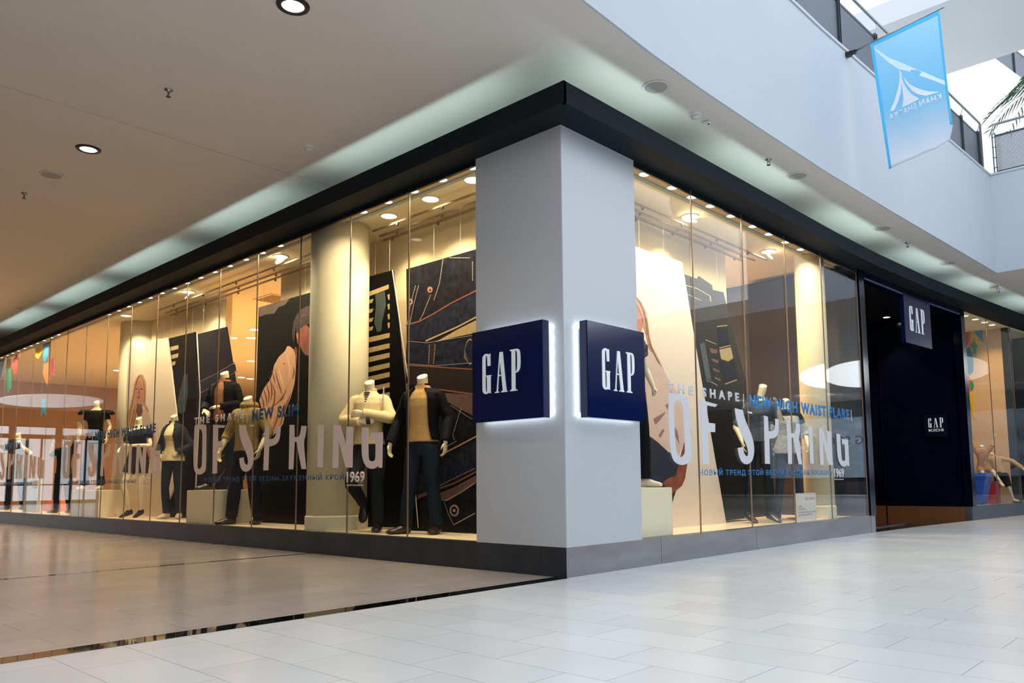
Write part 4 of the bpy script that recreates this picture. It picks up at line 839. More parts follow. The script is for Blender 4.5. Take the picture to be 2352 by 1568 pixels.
class Man:
    """shape of a headless display figure; local frame: faces -Y, z up, feet at z=0"""
    def __init__(s, sex, arms, legs, lean=0, neck=.12):
        s.T = MALE if sex == 'm' else FEM; s.sex = sex; s.arms = arms; s.legs = legs; s.lean = lean; s.neck = neck
        s.sh = .162 if sex == 'm' else .134
    def ctr(s, z, cy): return Vector((s.lean*(z-.9), cy, z))
    def torso(s, bm, z0, z1, inf=0, flare=0):
        secs = []; zs = sorted(set([z0, z1]+[z for z, *_ in s.T if z0 < z < z1]))
        Z = [r[0] for r in s.T]
        for z in zs:
            rx, ry, cy = (interp(z, Z, [r[k] for r in s.T]) for k in (1, 2, 3)); f = inf+flare*max(0, (1.1-z))
            secs.append((s.ctr(z, cy), (rx+f, 0, 0), (0, ry+f, 0)))
        loft(bm, secs, 28)
    def armpts(s, side):
        e, w_ = s.arms[side][:2]; sx = s.sh if side else -s.sh; top = s.T[-3][0]-.035
        return s.ctr(top, .01)+Vector((sx, 0, 0)), Vector(e), Vector(w_)
    def arm(s, bm, side, upto=1.0, inf=0, cuff=0):
        a, e, w_ = s.armpts(side); k = 1 if s.sex == 'm' else .78
        r0, r1, r2, r3 = .058*k, .047*k, .042*k, .027*k
        inn = a+Vector((-.06 if side else .06, 0, -.015))
        P_ = [inn, a, a.lerp(e, .5), e, e.lerp(w_, .35), w_]; R_ = [r0*.95+inf, r0+inf, r1+inf, r2+inf, r2*.98+inf, r3+inf*1.2+cuff]
        if upto < 1:
            n = max(3, int(round(6*upto))); P_, R_ = P_[:n], R_[:n]
        tube(bm, smooth_line(P_, 4), [interp(i/4, range(len(R_)), R_) for i in range(4*(len(P_)-1)+1)], 14)
    def hand(s, bm, side):
        _, _, w_ = s.armpts(side); d = Vector(s.arms[side][2]).normalized(); k = 1 if s.sex == 'm' else .86
        e = Vector(s.arms[side][0]); sgn = 1 if side else -1
        palmn = Vector(s.arms[side][3]).normalized() if len(s.arms[side]) > 3 else Vector((-sgn, 0, 0))
        palmn = (palmn-d*palmn.dot(d)).normalized(); x = d.cross(palmn).normalized()   # across the palm
        if (x.y > 0): x = -x                                                             # thumb side looks forward
        if len(s.arms[side]) > 4: x = x*s.arms[side][4]
        c = w_+d*.045*k
        loft(bm, [(w_-d*.01, x*.024*k, palmn*.018*k), (w_+d*.02*k, x*.031*k, palmn*.017*k), (w_+d*.06*k, x*.040*k, palmn*.015*k), (w_+d*.092*k, x*.038*k, palmn*.011*k)], 14)
        for i, (o_, L_) in enumerate(((.029, .068), (.010, .078), (-.010, .072), (-.028, .056))):
            b = w_+d*.082*k+x*o_*k; c1_ = .18+.08*i
            p1 = b+(d+palmn*c1_).normalized()*L_*.45*k; p2 = p1+(d+palmn*(c1_+.55)).normalized()*L_*.32*k; p3 = p2+(d+palmn*(c1_+1.0)).normalized()*L_*.28*k
            tube(bm, [b, p1, p2, p3], [.0095*k, .0088*k, .008*k, .006*k], 8)
        b = w_+d*.025*k+x*.026*k; p1 = b+(x*.8+d*.8+palmn*.25).normalized()*.036*k; p2 = p1+(x*.35+d+palmn*.35).normalized()*.034*k
        tube(bm, [b, p1, p2], [.0125*k, .0105*k, .0075*k], 8)
    def legpts(s, side):
        k_, a = s.legs[side][:2]; sx = .088 if side else -.088
        return Vector((sx+s.lean*-.05, .005, .86)), Vector(k_), Vector(a)
    def leg(s, bm, side, frm=0, upto=1, inf=0, flare=0):
        h_, k_, a = s.legpts(side); m_ = 1 if s.sex == 'm' else .88
        P_ = [h_+Vector((0, 0, .03)), h_.lerp(k_, .45), k_, k_.lerp(a, .35), k_.lerp(a, .7), a]
        R_ = [.088*m_, .078*m_, .056*m_, .054*m_, .041*m_, .034*m_]; R_ = [r+inf+flare*max(0, i-2)/3 for i, r in enumerate(R_)]
        n = len(P_) if upto == 1 else upto
        P_, R_ = P_[:n], R_[:n]
        tube(bm, smooth_line(P_, 4), [interp(i/4, range(len(R_)), R_) for i in range(4*(len(P_)-1)+1)], 16)
    def foot(s, bm, side, inf=0, heel=0):
        a = s.legpts(side)[2]; d = Vector(s.legs[side][2]).normalized(); x = d.cross(Vector((0, 0, 1))).normalized(); up = x.cross(d).normalized()
        g = a-up*.085; m_ = 1 if s.sex == 'm' else .86; I = inf
        dn = Vector((0, 0, -heel))
        loft(bm, [(g-d*.055*m_+up*(.045), x*(.022+I), up*(.030+I)), (g-d*.035*m_+up*.042, x*(.032+I), up*(.042+I)), (g+d*.02*m_+up*.045, x*(.034+I), up*(.045+I)), (g+d*.075*m_+up*.032+dn*.5, x*(.038+I), up*(.032+I*.8)), (g+d*.13*m_+up*.024+dn, x*(.045+I)*m_, up*(.024+I*.6)), (g+d*.18*m_+up*.018+dn, x*(.036+I)*m_, up*(.018+I*.5)), (g+d*.205*m_+up*.014+dn, x*(.016+I*.5), up*(.012+I*.4))], 16)
    def neckpart(s, bm, inf=0, upto=1.0):
        z = s.T[-1][0]; r = .056 if s.sex == 'm' else .047; c = s.ctr(z, .008)
        top = c+Vector((s.lean*.3, -.02, s.neck*upto))
        loft(bm, [(c-Vector((0, 0, .05)), (r*1.25+inf, 0, 0), (0, r*1.2+inf, 0)), (c+Vector((0, 0, .02)), (r+inf, 0, 0), (0, r+inf, 0)), (top, (r*.98+inf, 0, 0), (0, (r*1.05+inf), r*.6 if upto == 1 else 0))], 20)
    def build_body(s, parent, bare_arms=(0, 1), legs=True, m=None):
        bm = bmesh.new(); s.torso(bm, .80, s.T[-1][0]); s.neckpart(bm)
        for k in (0, 1): s.arm(bm, k); s.hand(bm, k); s.leg(bm, k); s.foot(bm, k)
        return meshobj('body', remesh(bm, .0065, 3), m or PLASTER, parent)
    def garment(s, name, parent, m, z0, z1, inf=.016, sleeve=1.0, sinf=.012, gap=0, flare=0, voxel=.008, cuff=.004, collar=0):
        bm = bmesh.new()
        if gap:   # open front: C shaped shell
            Z = [r[0] for r in s.T]; zs = sorted(set([z0, z1]+[z for z in Z if z0 < z < z1])); n = 30; L = []
            for z in zs:
                rx, ry, cy = (interp(z, Z, [r[k] for r in s.T]) for k in (1, 2, 3)); f = inf+flare*max(0, 1.1-z); c = s.ctr(z, cy)
                g = math.radians(gap*(0.55+.45*(z1-z)/(z1-z0))); ra, rb = [], []
                for k in range(n+1):
                    th = -PI/2+g/2+(2*PI-g)*k/n
                    ra.append(Vector((c.x+(rx+f+.012)*math.cos(th), c.y+(ry+f+.014)*math.sin(th), z))); rb.append(Vector((c.x+(rx+f-.012)*math.cos(th), c.y+(ry+f-.014)*math.sin(th), z)))
                L.append([bm.verts.new(p) for p in ra+rb[::-1]])
            for a, b in zip(L, L[1:]):
                for k in range(len(a)): bm.faces.new((a[k], a[(k+1) % len(a)], b[(k+1) % len(a)], b[k]))
            bm.faces.new(L[0]); bm.faces.new(L[-1][::-1])
        else: s.torso(bm, z0, z1, inf, flare)
        if sleeve:
            for k in (0, 1): s.arm(bm, k, sleeve, sinf, cuff)
        if collar:
            z = s.T[-1][0]-.02; c = s.ctr(z, .01); r = .062
            if gap or collar == 2:
                g = math.radians(70); n = 18; L = []
                for zz, rr in ((z-.015, r+.012), (z+.045, r+.006), (z+.06, r+.012)):
                    ra = [Vector((c.x+(rr+.008)*math.cos(-PI/2+g/2+(2*PI-g)*k/n), c.y+(rr+.008)*math.sin(-PI/2+g/2+(2*PI-g)*k/n), zz+.012*math.sin(PI*k/n))) for k in range(n+1)]
                    rb = [Vector((c.x+(rr-.006)*math.cos(-PI/2+g/2+(2*PI-g)*k/n), c.y+(rr-.006)*math.sin(-PI/2+g/2+(2*PI-g)*k/n), zz+.012*math.sin(PI*k/n))) for k in range(n+1)]
                    L.append([bm.verts.new(p) for p in ra+rb[::-1]])
                for a, b in zip(L, L[1:]):
                    for k in range(len(a)): bm.faces.new((a[k], a[(k+1) % len(a)], b[(k+1) % len(a)], b[k]))
                bm.faces.new(L[0]); bm.faces.new(L[-1][::-1])
            else: s.neckpart(bm, .006, .35)
        return meshobj(name, remesh(bm, voxel, 3), m, parent)
    def trousers(s, parent, m, inf=.010, flare=.012, top=1.0, upto=1, name='trousers'):
        bm = bmesh.new(); s.torso(bm, .80, top, inf)
        for k in (0, 1): s.leg(bm, k, 0, upto, inf, flare)
        return meshobj(name, remesh(bm, .008, 3), m, parent)
    def shoes(s, parent, m, inf=.008, heel=0, sole=None):
        for k in (0, 1):
            bm = bmesh.new(); s.foot(bm, k, inf); o = meshobj('shoe', remesh(bm, .006, 2), m, parent)
def fabric(name, c, noise=.12, ns=14, bump=.35, bs=18, rough=.8): return mat(name, c, rough, spec=.15, noise=noise, nscale=ns, bump=bump, bscale=bs, stretch=(1, 1, .6))
JEAN = fabric('jeans_dark', '#0c141c', .4, 6); JEANB = fabric('jeans_blue', '#14222e', .35, 5); JEANK = fabric('trousers_black', '#0b0e14', .3)
JEANL = fabric('jeans_washed', '#33465a', .35, 5)
SHOEB = mat('shoe_black', '#15120f', .35, bump=.1); SHOEC = mat('shoe_canvas', '#d9cba6', .7); SHOEW = mat('shoe_white', '#d8d2c4', .6)
DOWN_M = lambda o=.30, f=-.05: {0: ((-o, .03, 1.17), (-o-.03, f-.06, .92), (-.03, -.12, -1)), 1: ((o, .03, 1.17), (o+.03, f-.06, .92), (.03, -.12, -1))}
STAND = {0: ((-.125, -.01, .48), (-.155, .03, .085), (-.35, -1, 0)), 1: ((.125, -.01, .48), (.155, .03, .085), (.35, -1, 0))}
def man(loc, rz, sc, label, group=None):
    loc = (loc[0], loc[1], loc[2]+.009); t = empty('mannequin', loc, math.radians(rz), label, 'mannequin', group); t.scale = (sc, sc, sc); return t
# 7: dark jacket, sand jumper
m_ = Man('m', DOWN_M(.285), {0: ((-.13, -.02, .48), (-.19, .0, .085), (-.8, -1, 0)), 1: ((.12, 0, .48), (.14, .06, .085), (.15, -1, 0))})
t = man((-2.28, .42, ZB), 24, .985, 'headless mannequin in an open dark jacket, sand jumper and dark jeans')
m_.build_body(t); m_.trousers(t, JEANB, .012, .022); m_.garment('jumper', t, fabric('jumper_sand', '#b9925c', .08), .93, 1.52, .014, 0, collar=1, flare=.03)
m_.garment('jacket', t, fabric('jacket_night', '#06080f', .3, bump=.6), .95, 1.49, .030, 1.0, .020, gap=105, collar=1); m_.shoes(t, mat('shoe_brown', '#2a1d14', .4), .010)
# 6: cream half-zip sweater, arms crossed, one sole against the column
m_ = Man('m', {0: ((-.275, -.06, 1.20), (-.02, -.20, 1.17), (1, .05, .03), (0, 1, 0)), 1: ((.275, -.06, 1.21), (.0, -.205, 1.26), (-1, .06, .02), (0, 1, 0))},
         {0: ((-.12, -.19, .52), (-.10, .10, .30), (0, -.45, -1)), 1: ((.10, -.01, .48), (.10, .04, .085), (.2, -1, 0))})
t = man((-3.03, .30, ZB), 33, .985, 'headless mannequin with crossed arms in a cream half-zip sweater')
m_.build_body(t); m_.trousers(t, fabric('jeans_faded', '#1a2226', .5, 5), .012, .012)
m_.garment('sweater', t, fabric('sweater_cream', '#dcc796', .05, bump=.25), .93, 1.50, .020, .999, .018, collar=2); m_.shoes(t, SHOEB, .010)
bm = bmesh.new()
for z in (1.39, 1.415, 1.44, 1.465, 1.49): prism(bm, [(-.03*(z-1.36)*8, -.118+(z-1.39)*.35, z), (.03*(z-1.36)*8, -.118+(z-1.39)*.35, z), (.03*(z-1.36)*8, -.118+(z-1.39)*.35, z+.010), (-.03*(z-1.36)*8, -.118+(z-1.39)*.35, z+.010)], (0, .02, 0))
obj('striped_undershirt', bm, mat('stripe_navy', '#1d2230', .7), t)
bm = bmesh.new(); tube(bm, [(.05, -.203, 1.173), (.09, -.196, 1.177)], .037, 14); obj('wristwatch', bm, SHOEB, t)
# 5: olive hoodie
m_ = Man('m', {0: ((-.30, .02, 1.16), (-.33, -.10, .93), (-.02, -.15, -1)), 1: ((.30, .02, 1.16), (.27, -.12, .94), (-.12, -.2, -1))},
         {0: ((-.13, -.04, .48), (-.19, -.02, .085), (-.7, -1, 0)), 1: ((.12, 0, .48), (.15, .05, .085), (.3, -1, 0))})
t = man((-5.83, .36, ZB), 28, 1.02, 'headless mannequin in an olive hooded sweatshirt and dark baggy jeans')
m_.build_body(t); m_.trousers(t, JEAN, .022, .02); HO_ = fabric('hoodie_olive', '#94804e', .12, bump=.6)
m_.garment('hoodie', t, HO_, .92, 1.49, .024, .85, .018)
bm = bmesh.new(); lathe(bm, [(.075, 1.46), (.115, 1.475), (.125, 1.52), (.095, 1.565), (.072, 1.55)], 20, (0, .03, 0)); o = meshobj('hood', remesh(bm, .009, 4), HO_, t)
for sx in (-.03, .03):
    bm = bmesh.new(); tube(bm, [(sx, -.115, 1.47), (sx*1.2, -.145, 1.38), (sx*1.1, -.15, 1.28)], .004, 6); obj('drawstring', bm, mat('string', '#cfc09a', .7), t)
m_.shoes(t, SHOEB, .014)
# 4: black blazer on the block
m_ = Man('m', {0: ((-.28, .0, 1.18), (-.16, -.20, 1.08), (.75, -.35, -.35), (0, .3, -1)), 1: ((.28, .0, 1.17), (.10, -.22, 1.12), (-1, -.15, .05), (0, .4, -1))},
         {0: ((-.14, -.05, .48), (-.17, -.02, .085), (-.6, -1, 0)), 1: ((.12, 0, .48), (.16, .04, .085), (.5, -1, 0))})
t = man((-6.60, .40, ZB+.446), 28, 1.0, 'headless mannequin in a black blazer standing on the cream block')
m_.build_body(t); m_.trousers(t, JEANB, .012, .016); m_.garment('jumper', t, fabric('jumper_rust', '#a8714c', .08), .95, 1.52, .013, 0, collar=1)
m_.garment('blazer', t, fabric('blazer_black', '#040508', .3), .88, 1.49, .028, .999, .018, gap=75, collar=1, flare=.05); m_.shoes(t, SHOEB, .010)
# 3: denim jacket over cream blouse
m_ = Man('f', {0: ((-.26, .05, 1.13), (-.17, -.12, .98), (.6, -.1, -.8), (0, 1, 0)), 1: ((.28, .05, 1.12), (.15, -.11, 1.01), (-.7, -.1, -.75), (0, 1, 0))},
         {0: ((-.10, -.02, .47), (-.09, .02, .085), (-.2, -1, 0)), 1: ((.11, .0, .47), (.11, .05, .085), (.5, -1, 0))})
t = man((-8.45, .50, ZB), 32, 1.0, 'headless mannequin in a cropped denim jacket over a cream blouse')
m_.build_body(t); m_.trousers(t, JEANB, .008, .016); m_.garment('blouse', t, fabric('blouse_cream', '#e2d0a0', .06, bump=.6), .88, 1.43, .014, 0, flare=.10)
m_.garment('denim_jacket', t, fabric('denim_jacket', '#232b30', .4, 10, .5), 1.04, 1.455, .028, .999, .018, gap=85, collar=1); m_.shoes(t, SHOEC, .008)
bm = bmesh.new(); lathe(bm, [(.008, 0), (.008, .006)], 12)
for v in bm.verts: v.co = Vector((v.co.x+.09, -.145-v.co.z, v.co.y+1.30))
obj('jacket_button', bm, INK_COPPER, t)
# 2: navy frill top and shorts, bare legs
m_ = Man('f', {0: ((-.22, .0, 1.15), (-.20, -.20, 1.05), (.2, -.5, -.6), (0, 1, 0)), 1: ((.235, -.04, 1.14), (-.02, -.20, 1.13), (-1, -.1, .05), (0, 1, 0))},
         {0: ((-.15, -.10, .50), (-.13, .02, .115), (-.5, -1, -.35)), 1: ((.09, -.02, .49), (.07, .02, .115), (-.1, -1, -.35))})
t = man((-9.62, .42, ZB), 36, 1.02, 'headless female mannequin in a navy frilled top and short skirt, bare legs')
m_.build_body(t); NV = fabric('navy_cloth', '#0c1626', .25, bump=.5)
m_.garment('frill_top', t, NV, .92, 1.34, .018, 0, flare=.05)
bm = bmesh.new(); loft(bm, [((0, -.01, 1.24), (.225, 0, .03), (0, .16, 0)), ((0, -.01, 1.30), (.235, 0, .04), (0, .155, 0)), ((0, 0, 1.36), (.19, 0, .03), (0, .12, 0)), ((0, 0, 1.38), (.17, 0, .03), (0, .10, 0))], 40)
for v in bm.verts: v.co.z += .012*math.sin(9*math.atan2(v.co.y, v.co.x))
obj('frill', bm, NV, t, smooth=True)
bm = bmesh.new(); m_.torso(bm, .80, 1.0, .018)
for k in (0, 1): m_.leg(bm, k, 0, 2, .022)
meshobj('shorts', remesh(bm, .009, 3), JEANB, t); m_.shoes(t, fabric('shoe_navy', '#141c2a', .1), .004)
# 1: black cap-sleeve top on block
m_ = Man('f', {0: ((-.235, .03, 1.14), (-.25, -.08, .92), (-.05, -.3, -1)), 1: ((.235, .03, 1.14), (.25, -.08, .92), (.05, -.3, -1))},
         {0: ((-.11, -.05, .48), (-.16, .0, .085), (-.2, -1, 0)), 1: ((.10, 0, .47), (.12, .04, .085), (.1, -1, 0))})
t = man((-11.33, .33, ZB+.446), 44, .99, 'headless female mannequin in a black top with frilled cap sleeves, before the far column')
m_.build_body(t); BLKC = fabric('black_cloth', '#050607', .3, bump=.5); m_.garment('frilled_top', t, BLKC, .92, 1.42, .016, .45, .03)
for sx in (-1, 1):
    bm = bmesh.new(); loft(bm, [((sx*.17, .0, 1.43), (.03, 0, 0), (0, .06, 0)), ((sx*.225, .0, 1.415), (.06, 0, -.01*sx), (0, .085, 0)), ((sx*.25, -.0, 1.36), (.065, 0, 0), (0, .09, 0)), ((sx*.24, 0, 1.345), (.05, 0, 0), (0, .07, 0))], 24)
    for v in bm.verts: v.co += Vector((.008*math.sin(40*v.co.y), 0, .008*math.sin(50*v.co.y)))
    obj('cap_sleeve', bm, BLKC, t, smooth=True)
m_.trousers(t, JEANB, .010, .03); m_.shoes(t, SHOEW, .008)
# 8: right front, grey blouse and dark trousers, on the block beside the pillar
m_ = Man('f', {0: ((-.24, .04, 1.14), (-.25, -.06, .93), (0, -.3, -1)), 1: ((.25, .05, 1.15), (.29, -.02, .95), (-.15, -.25, -1))},
         {0: ((-.10, -.02, .48), (-.12, .02, .085), (-.2, -1, 0)), 1: ((.12, -.04, .48), (.17, .02, .085), (.7, -1, 0))})
t = man((-.36, 1.38, ZB+.446), 78, 1.0, 'headless female mannequin half hidden behind the pillar, grey frilled blouse')
m_.build_body(t); m_.trousers(t, JEANK, .012, .03); GB = fabric('blouse_grey', '#54565a', .25, bump=.7); m_.garment('blouse', t, GB, .98, 1.43, .02, .5, .03, flare=.05)
bm = bmesh.new()
for k in range(7): tube(bm, [(-.10+.033*k, -.10, 1.40-.005*k), (-.08+.03*k, -.145, 1.33), (-.07+.028*k, -.14, 1.27)], .010, 6)
obj('blouse_frill', bm, GB, t, smooth=True); m_.shoes(t, SHOEW, .006)
# 9: blue-grey shirt, elbow bent, hand raised
m_ = Man('f', {0: ((-.25, .02, 1.14), (-.20, -.10, .94), (.1, -.15, -1)), 1: ((.27, -.04, 1.17), (.21, -.19, 1.33), (-.15, .05, 1), (-1, 0, 0))},
         {0: ((-.11, -.04, .48), (-.14, .0, .115), (.55, -1, -.35)), 1: ((.10, -.02, .48), (.12, .02, .115), (.75, -1, -.35))}, lean=.10, neck=.15)
t = man((-.38, 3.96, ZB), 38, 1.0, 'headless female mannequin in a blue-grey shirt with one hand raised, right front')
m_.build_body(t); m_.trousers(t, fabric('jeans_inky', '#0f161c', .35), .008, .016); m_.garment('shirt', t, fabric('shirt_bluegrey', '#414a58', .15, bump=.6, rough=.45), .94, 1.43, .024, .75, .02, collar=2, flare=.06); m_.shoes(t, mat('shoe_patent', '#231d1e', .2), .0045)
bm = bmesh.new()
for z in (1.02, 1.09, 1.16, 1.23, 1.30, 1.37): lathe(bm, [(.007, 0), (.007, .005)], 10, (0, 0, 0))
for i, v in enumerate(bm.verts): z = (1.02, 1.09, 1.16, 1.23, 1.30, 1.37)[i//20]; v.co = Vector((v.co.x+.10*(z-.9), -.148+.0*z-v.co.z, v.co.y+z))
obj('shirt_buttons', bm, STEEL, t)
# 10: white lace top on a stand
m_ = Man('f', {0: ((-.25, .02, 1.14), (-.26, -.12, .95), (0, -.4, -1)), 1: ((.25, .02, 1.14), (.22, -.14, .97), (-.1, -.4, -1))}, STAND)
t = man((-.40, 4.80, ZB), 40, .95, 'headless female mannequin in a white lace tunic beside the slim column, right front')
m_.build_body(t); m_.trousers(t, fabric('leggings_grey', '#2f3b4c', .2), .006, .0)
LACE = fabric('lace_white', '#b9bcb8', .35, 60, .8, 90); m_.garment('lace_tunic', t, LACE, .86, 1.40, .022, .8, .022, flare=.10); m_.garment('lace_yoke', t, fabric('lace_black', '#15161a', .6, 60, .6, 90), 1.36, 1.455, .026, .34, .026); m_.shoes(t, SHOEB, .006)
bm = bmesh.new(); lathe(bm, [(.14, .001), (.14, .008), (.012, .014)], 24, (.12, .10, 0)); tube(bm, [(.12, .10, .01), (.12, .10, .75)], .008, 8); obj('support_stand', bm, STEEL, t)
# far-left children figures
def kid(loc, rz, sc, label, top, bottom, arms, legs, group='child mannequins'):
    m_ = Man('m', arms, legs, neck=.10); t = man(loc, rz, sc, label, group); m_.build_body(t); m_.trousers(t, bottom, .014, .01); m_.garment('top', t, top, .93, 1.49, .02, .75, .016); m_.shoes(t, SHOEB, .01); return t
UP = {0: ((-.33, 0, 1.30), (-.26, -.05, 1.56), (.1, 0, 1), (0, -1, 0)), 1: ((.30, 0, 1.66), (.33, -.04, 1.92), (.05, 0, 1), (0, -1, 0))}
kid((-13.5, .5, ZB), 40, .86, 'small headless mannequin in black with one arm raised high, far left window', BLKC, JEAN, UP, STAND)
kid((-17.2, .62, ZB), 48, 1.08, 'headless mannequin in dark clothes at the left edge of the shop front', fabric('olive_dark', '#3a3428', .2), JEANK, {0: ((-.3, 0, 1.25), (-.33, -.2, 1.3), (-.3, -1, .3), (0, 0, -1)), 1: ((.28, -.02, 1.2), (.2, -.2, 1.32), (-.4, -.5, .9), (0, 1, 0))}, STAND)
# children window right: raised-arms figure seated on the blue block, bent-over figure in cream
KUP = {0: ((-.30, 0, 1.66), (-.38, -.05, 1.95), (-.2, 0, 1), (0, -1, 0)), 1: ((.30, 0, 1.60), (.34, -.04, 1.86), (.05, 0, 1), (0, -1, 0))}
m_ = Man('m', KUP, {0: ((-.12, -.42, .78), (-.10, -.40, .40), (0, -1, -.2)), 1: ((.16, -.42, .80), (.30, -.62, .50), (.3, -1, -.4))}, neck=.09)
BR = fabric('plaid_brown', '#b27a50', .45, 30)
t = man((.08, 12.12, ZB+.10), 25, .62, 'small headless mannequin with both arms thrown up, sitting on the red block', 'child mannequins'); m_.build_body(t); m_.trousers(t, fabric('shorts_sand', '#a3764e', .2), .02, .01, upto=3, name='shorts'); m_.garment('plaid_shirt', t, BR, .95, 1.49, .02, .75, .018); m_.shoes(t, SHOEC, .01)
m_ = Man('m', {0: ((-.34, -.04, 1.36), (-.56, -.10, 1.22), (-1, -.1, -.4), (0, 1, 0)), 1: ((.34, -.06, 1.32), (.60, -.14, 1.10), (1, -.2, -.6), (0, 1, 0))}, {0: ((-.12, -.02, .48), (-.14, .04, .085), (0, -1, 0)), 1: ((.20, -.10, .50), (.30, .10, .12), (.9, -.8, 0))}, lean=-.25, neck=.09)
t = man((.27, 12.56, ZB), 12, .60, 'small headless mannequin in a cream sweater with outstretched arms', 'child mannequins'); m_.build_body(t); m_.trousers(t, JEAN, .03, .02, upto=3, name='shorts'); m_.garment('sweater', t, fabric('sweater_beige', '#c9a678', .08), .92, 1.49, .03, .999, .024); m_.shoes(t, SHOEC, .012)

# children window props
def wedge(name, pts, dy, m, label, cat='display block', group=None):
    bm = bmesh.new(); prism(bm, pts, dy); o = obj(name, bm, m); return tag(o, label, cat, group)
BL = mat('block_blue', '#2455b8', .35); RD = mat('block_red', '#b02020', .4); YL = mat('shape_yellow', '#e6b800', .5)
wedge('display_block', [(.02, 11.25, ZB+.575), (.33, 11.25, ZB+.575), (.20, 11.25, ZB+.001), (.06, 11.25, ZB+.001)], (0, .45, 0), BL, 'blue tapering display block at the left of the children window', group='coloured play blocks')
wedge('display_block', [(-.12, 11.95, ZB+.001), (.30, 11.95, ZB+.001), (.30, 11.95, ZB+.42), (-.12, 11.95, ZB+.42)], (0, .35, 0), RD, 'red display block under the seated child mannequin', group='coloured play blocks')
def cut(name, px, m, label, lay=0):
    bm = bmesh.new(); prism(bm, [at(a, b, 1, 12.758-.013*lay) for a, b in px], (0, -.011, 0)); o = obj(name, bm, m); return tag(o, label, 'wall decoration', 'cut-out shapes on the children window wall')
GRN = mat('shape_green', '#0c9a6c', .5); TL = mat('shape_teal', '#0d7f68', .5); CY = mat('shape_cyan', '#2a9cc4', .5); DB = mat('shape_blue', '#0f6c96', .5); OR = mat('shape_orange', '#d0742a', .5); RR = mat('shape_red', '#cf2418', .5)
cut('half_disc_cutout', [(2213, 722), (2221, 738), (2226, 760), (2227, 778), (2223, 792), (2216, 801), (2210, 801), (2208, 722)], RR, 'red half disc cut-out on the beige wall')
cut('square_cutout', [(2221, 733), (2240, 728), (2243, 751), (2225, 752)], TL, 'teal square cut-out under the first downlight')
cut('spike_cutout', [(2231, 754), (2241, 752), (2251, 790), (2229, 787)], YL, 'yellow spike cut-out beside the red half disc')
cut('triangle_cutout', [(2237, 763), (2257, 756), (2258, 784)], CY, 'light blue triangle cut-out at the glass joint', 1)
cut('star_cutout', [(2237, 776), (2240, 788), (2246, 794), (2242, 802), (2244, 818), (2239, 809), (2235, 815), (2236, 801), (2230, 790), (2236, 790)], GRN, 'green star cut-out below the yellow spike', 2)
cut('polygon_cutout', [(2219, 800), (2227, 797), (2236, 822), (2236, 852), (2228, 861), (2218, 850)], DB, 'dark blue polygon cut-out below the red half disc')
cut('leaf_cutout', [(2221, 858), (2232, 872), (2233, 895), (2224, 900), (2219, 885)], OR, 'orange leaf cut-out on the beige wall')
cut('dot_cutout', disc(2233, 885, 4, 9), GRN, 'small green oval cut-out on the orange leaf', 1)
cut('strip_cutout', [(2224, 901), (2235, 901), (2240, 960), (2236, 960)], YL, 'long yellow strip cut-out')
cut('panel_cutout', [(2230, 1008), (2240, 1008), (2256, 1046), (2262, 1080), (2233, 1080)], YL, 'yellow slanting panel behind the seated child mannequin')

# paper shapes hanging in the far left windows
def hang(name, px, m, label, y):
    bm = bmesh.new(); pts = [at(a, b, 1, y) for a, b in px]; prism(bm, pts, (0, .006, 0))
    top = max(pts, key=lambda p: p.z); tube(bm, [top+Vector((0, .003, -.01)), Vector((top.x, y+.003, ZI-.0005))], .002, 5); o = obj(name, bm, m); return tag(o, label, 'hanging decoration', 'coloured paper shapes hanging in the far left window')
hang('paper_shape', [(0, 797), (12, 793), (9, 835), (2, 868), (0, 868)], DB, 'blue paper shape at the left edge of the photo', .30)
hang('paper_shape', [(12, 825), (24, 820), (26, 850), (14, 850)], YL, 'yellow paper square between the blue and the red shape', .45)
hang('paper_shape', [(16, 846), (23, 846), (25, 890), (18, 905), (14, 892)], GRN, 'green paper strip under the yellow square', .40)
hang('paper_shape', [(39, 808), (41, 840), (35, 860), (26, 838)], RR, 'red paper diamond in the far left window', .36)
hang('paper_shape', [(80, 790), (98, 784), (97, 808), (88, 824), (82, 820)], YL, 'yellow paper pennant in the far left window', .40)
hang('paper_shape', [(98, 782), (116, 780), (110, 820), (103, 834), (99, 826)], DB, 'dark blue paper pennant beside the yellow one', .34)
hang('paper_shape', [(101, 836), (110, 832), (114, 870), (107, 884), (99, 860)], OR, 'orange paper strip below the blue pennant', .50)
hang('paper_shape', [(115, 826), (123, 822), (124, 862), (118, 862)], mat('shape_pink', '#c23a58', .5), 'pink paper pennant in the far left window', .46)
hang('paper_shape', [(95, 916), (106, 916), (103, 930), (105, 955), (99, 945), (93, 958), (96, 935)], CY, 'light blue paper star hanging low', .50)
for x0, x1, m, lb in ((-15.6, -14.4, OR, 'orange floor block in the far left window'), (-13.2, -12.6, RR, 'red floor block left of the far column')):
    o = block('display_block', x0, x1, .75, 1.2, .22, lb, m); o['group'] = 'coloured floor blocks'
o = block('display_block', -15.1, -14.2, .25, .33, .75, 'translucent white notice board in the far left window', mat('notice_pale', '#b5c0c8', .4)); o['group'] = 'coloured floor blocks'; o['category'] = 'notice board'

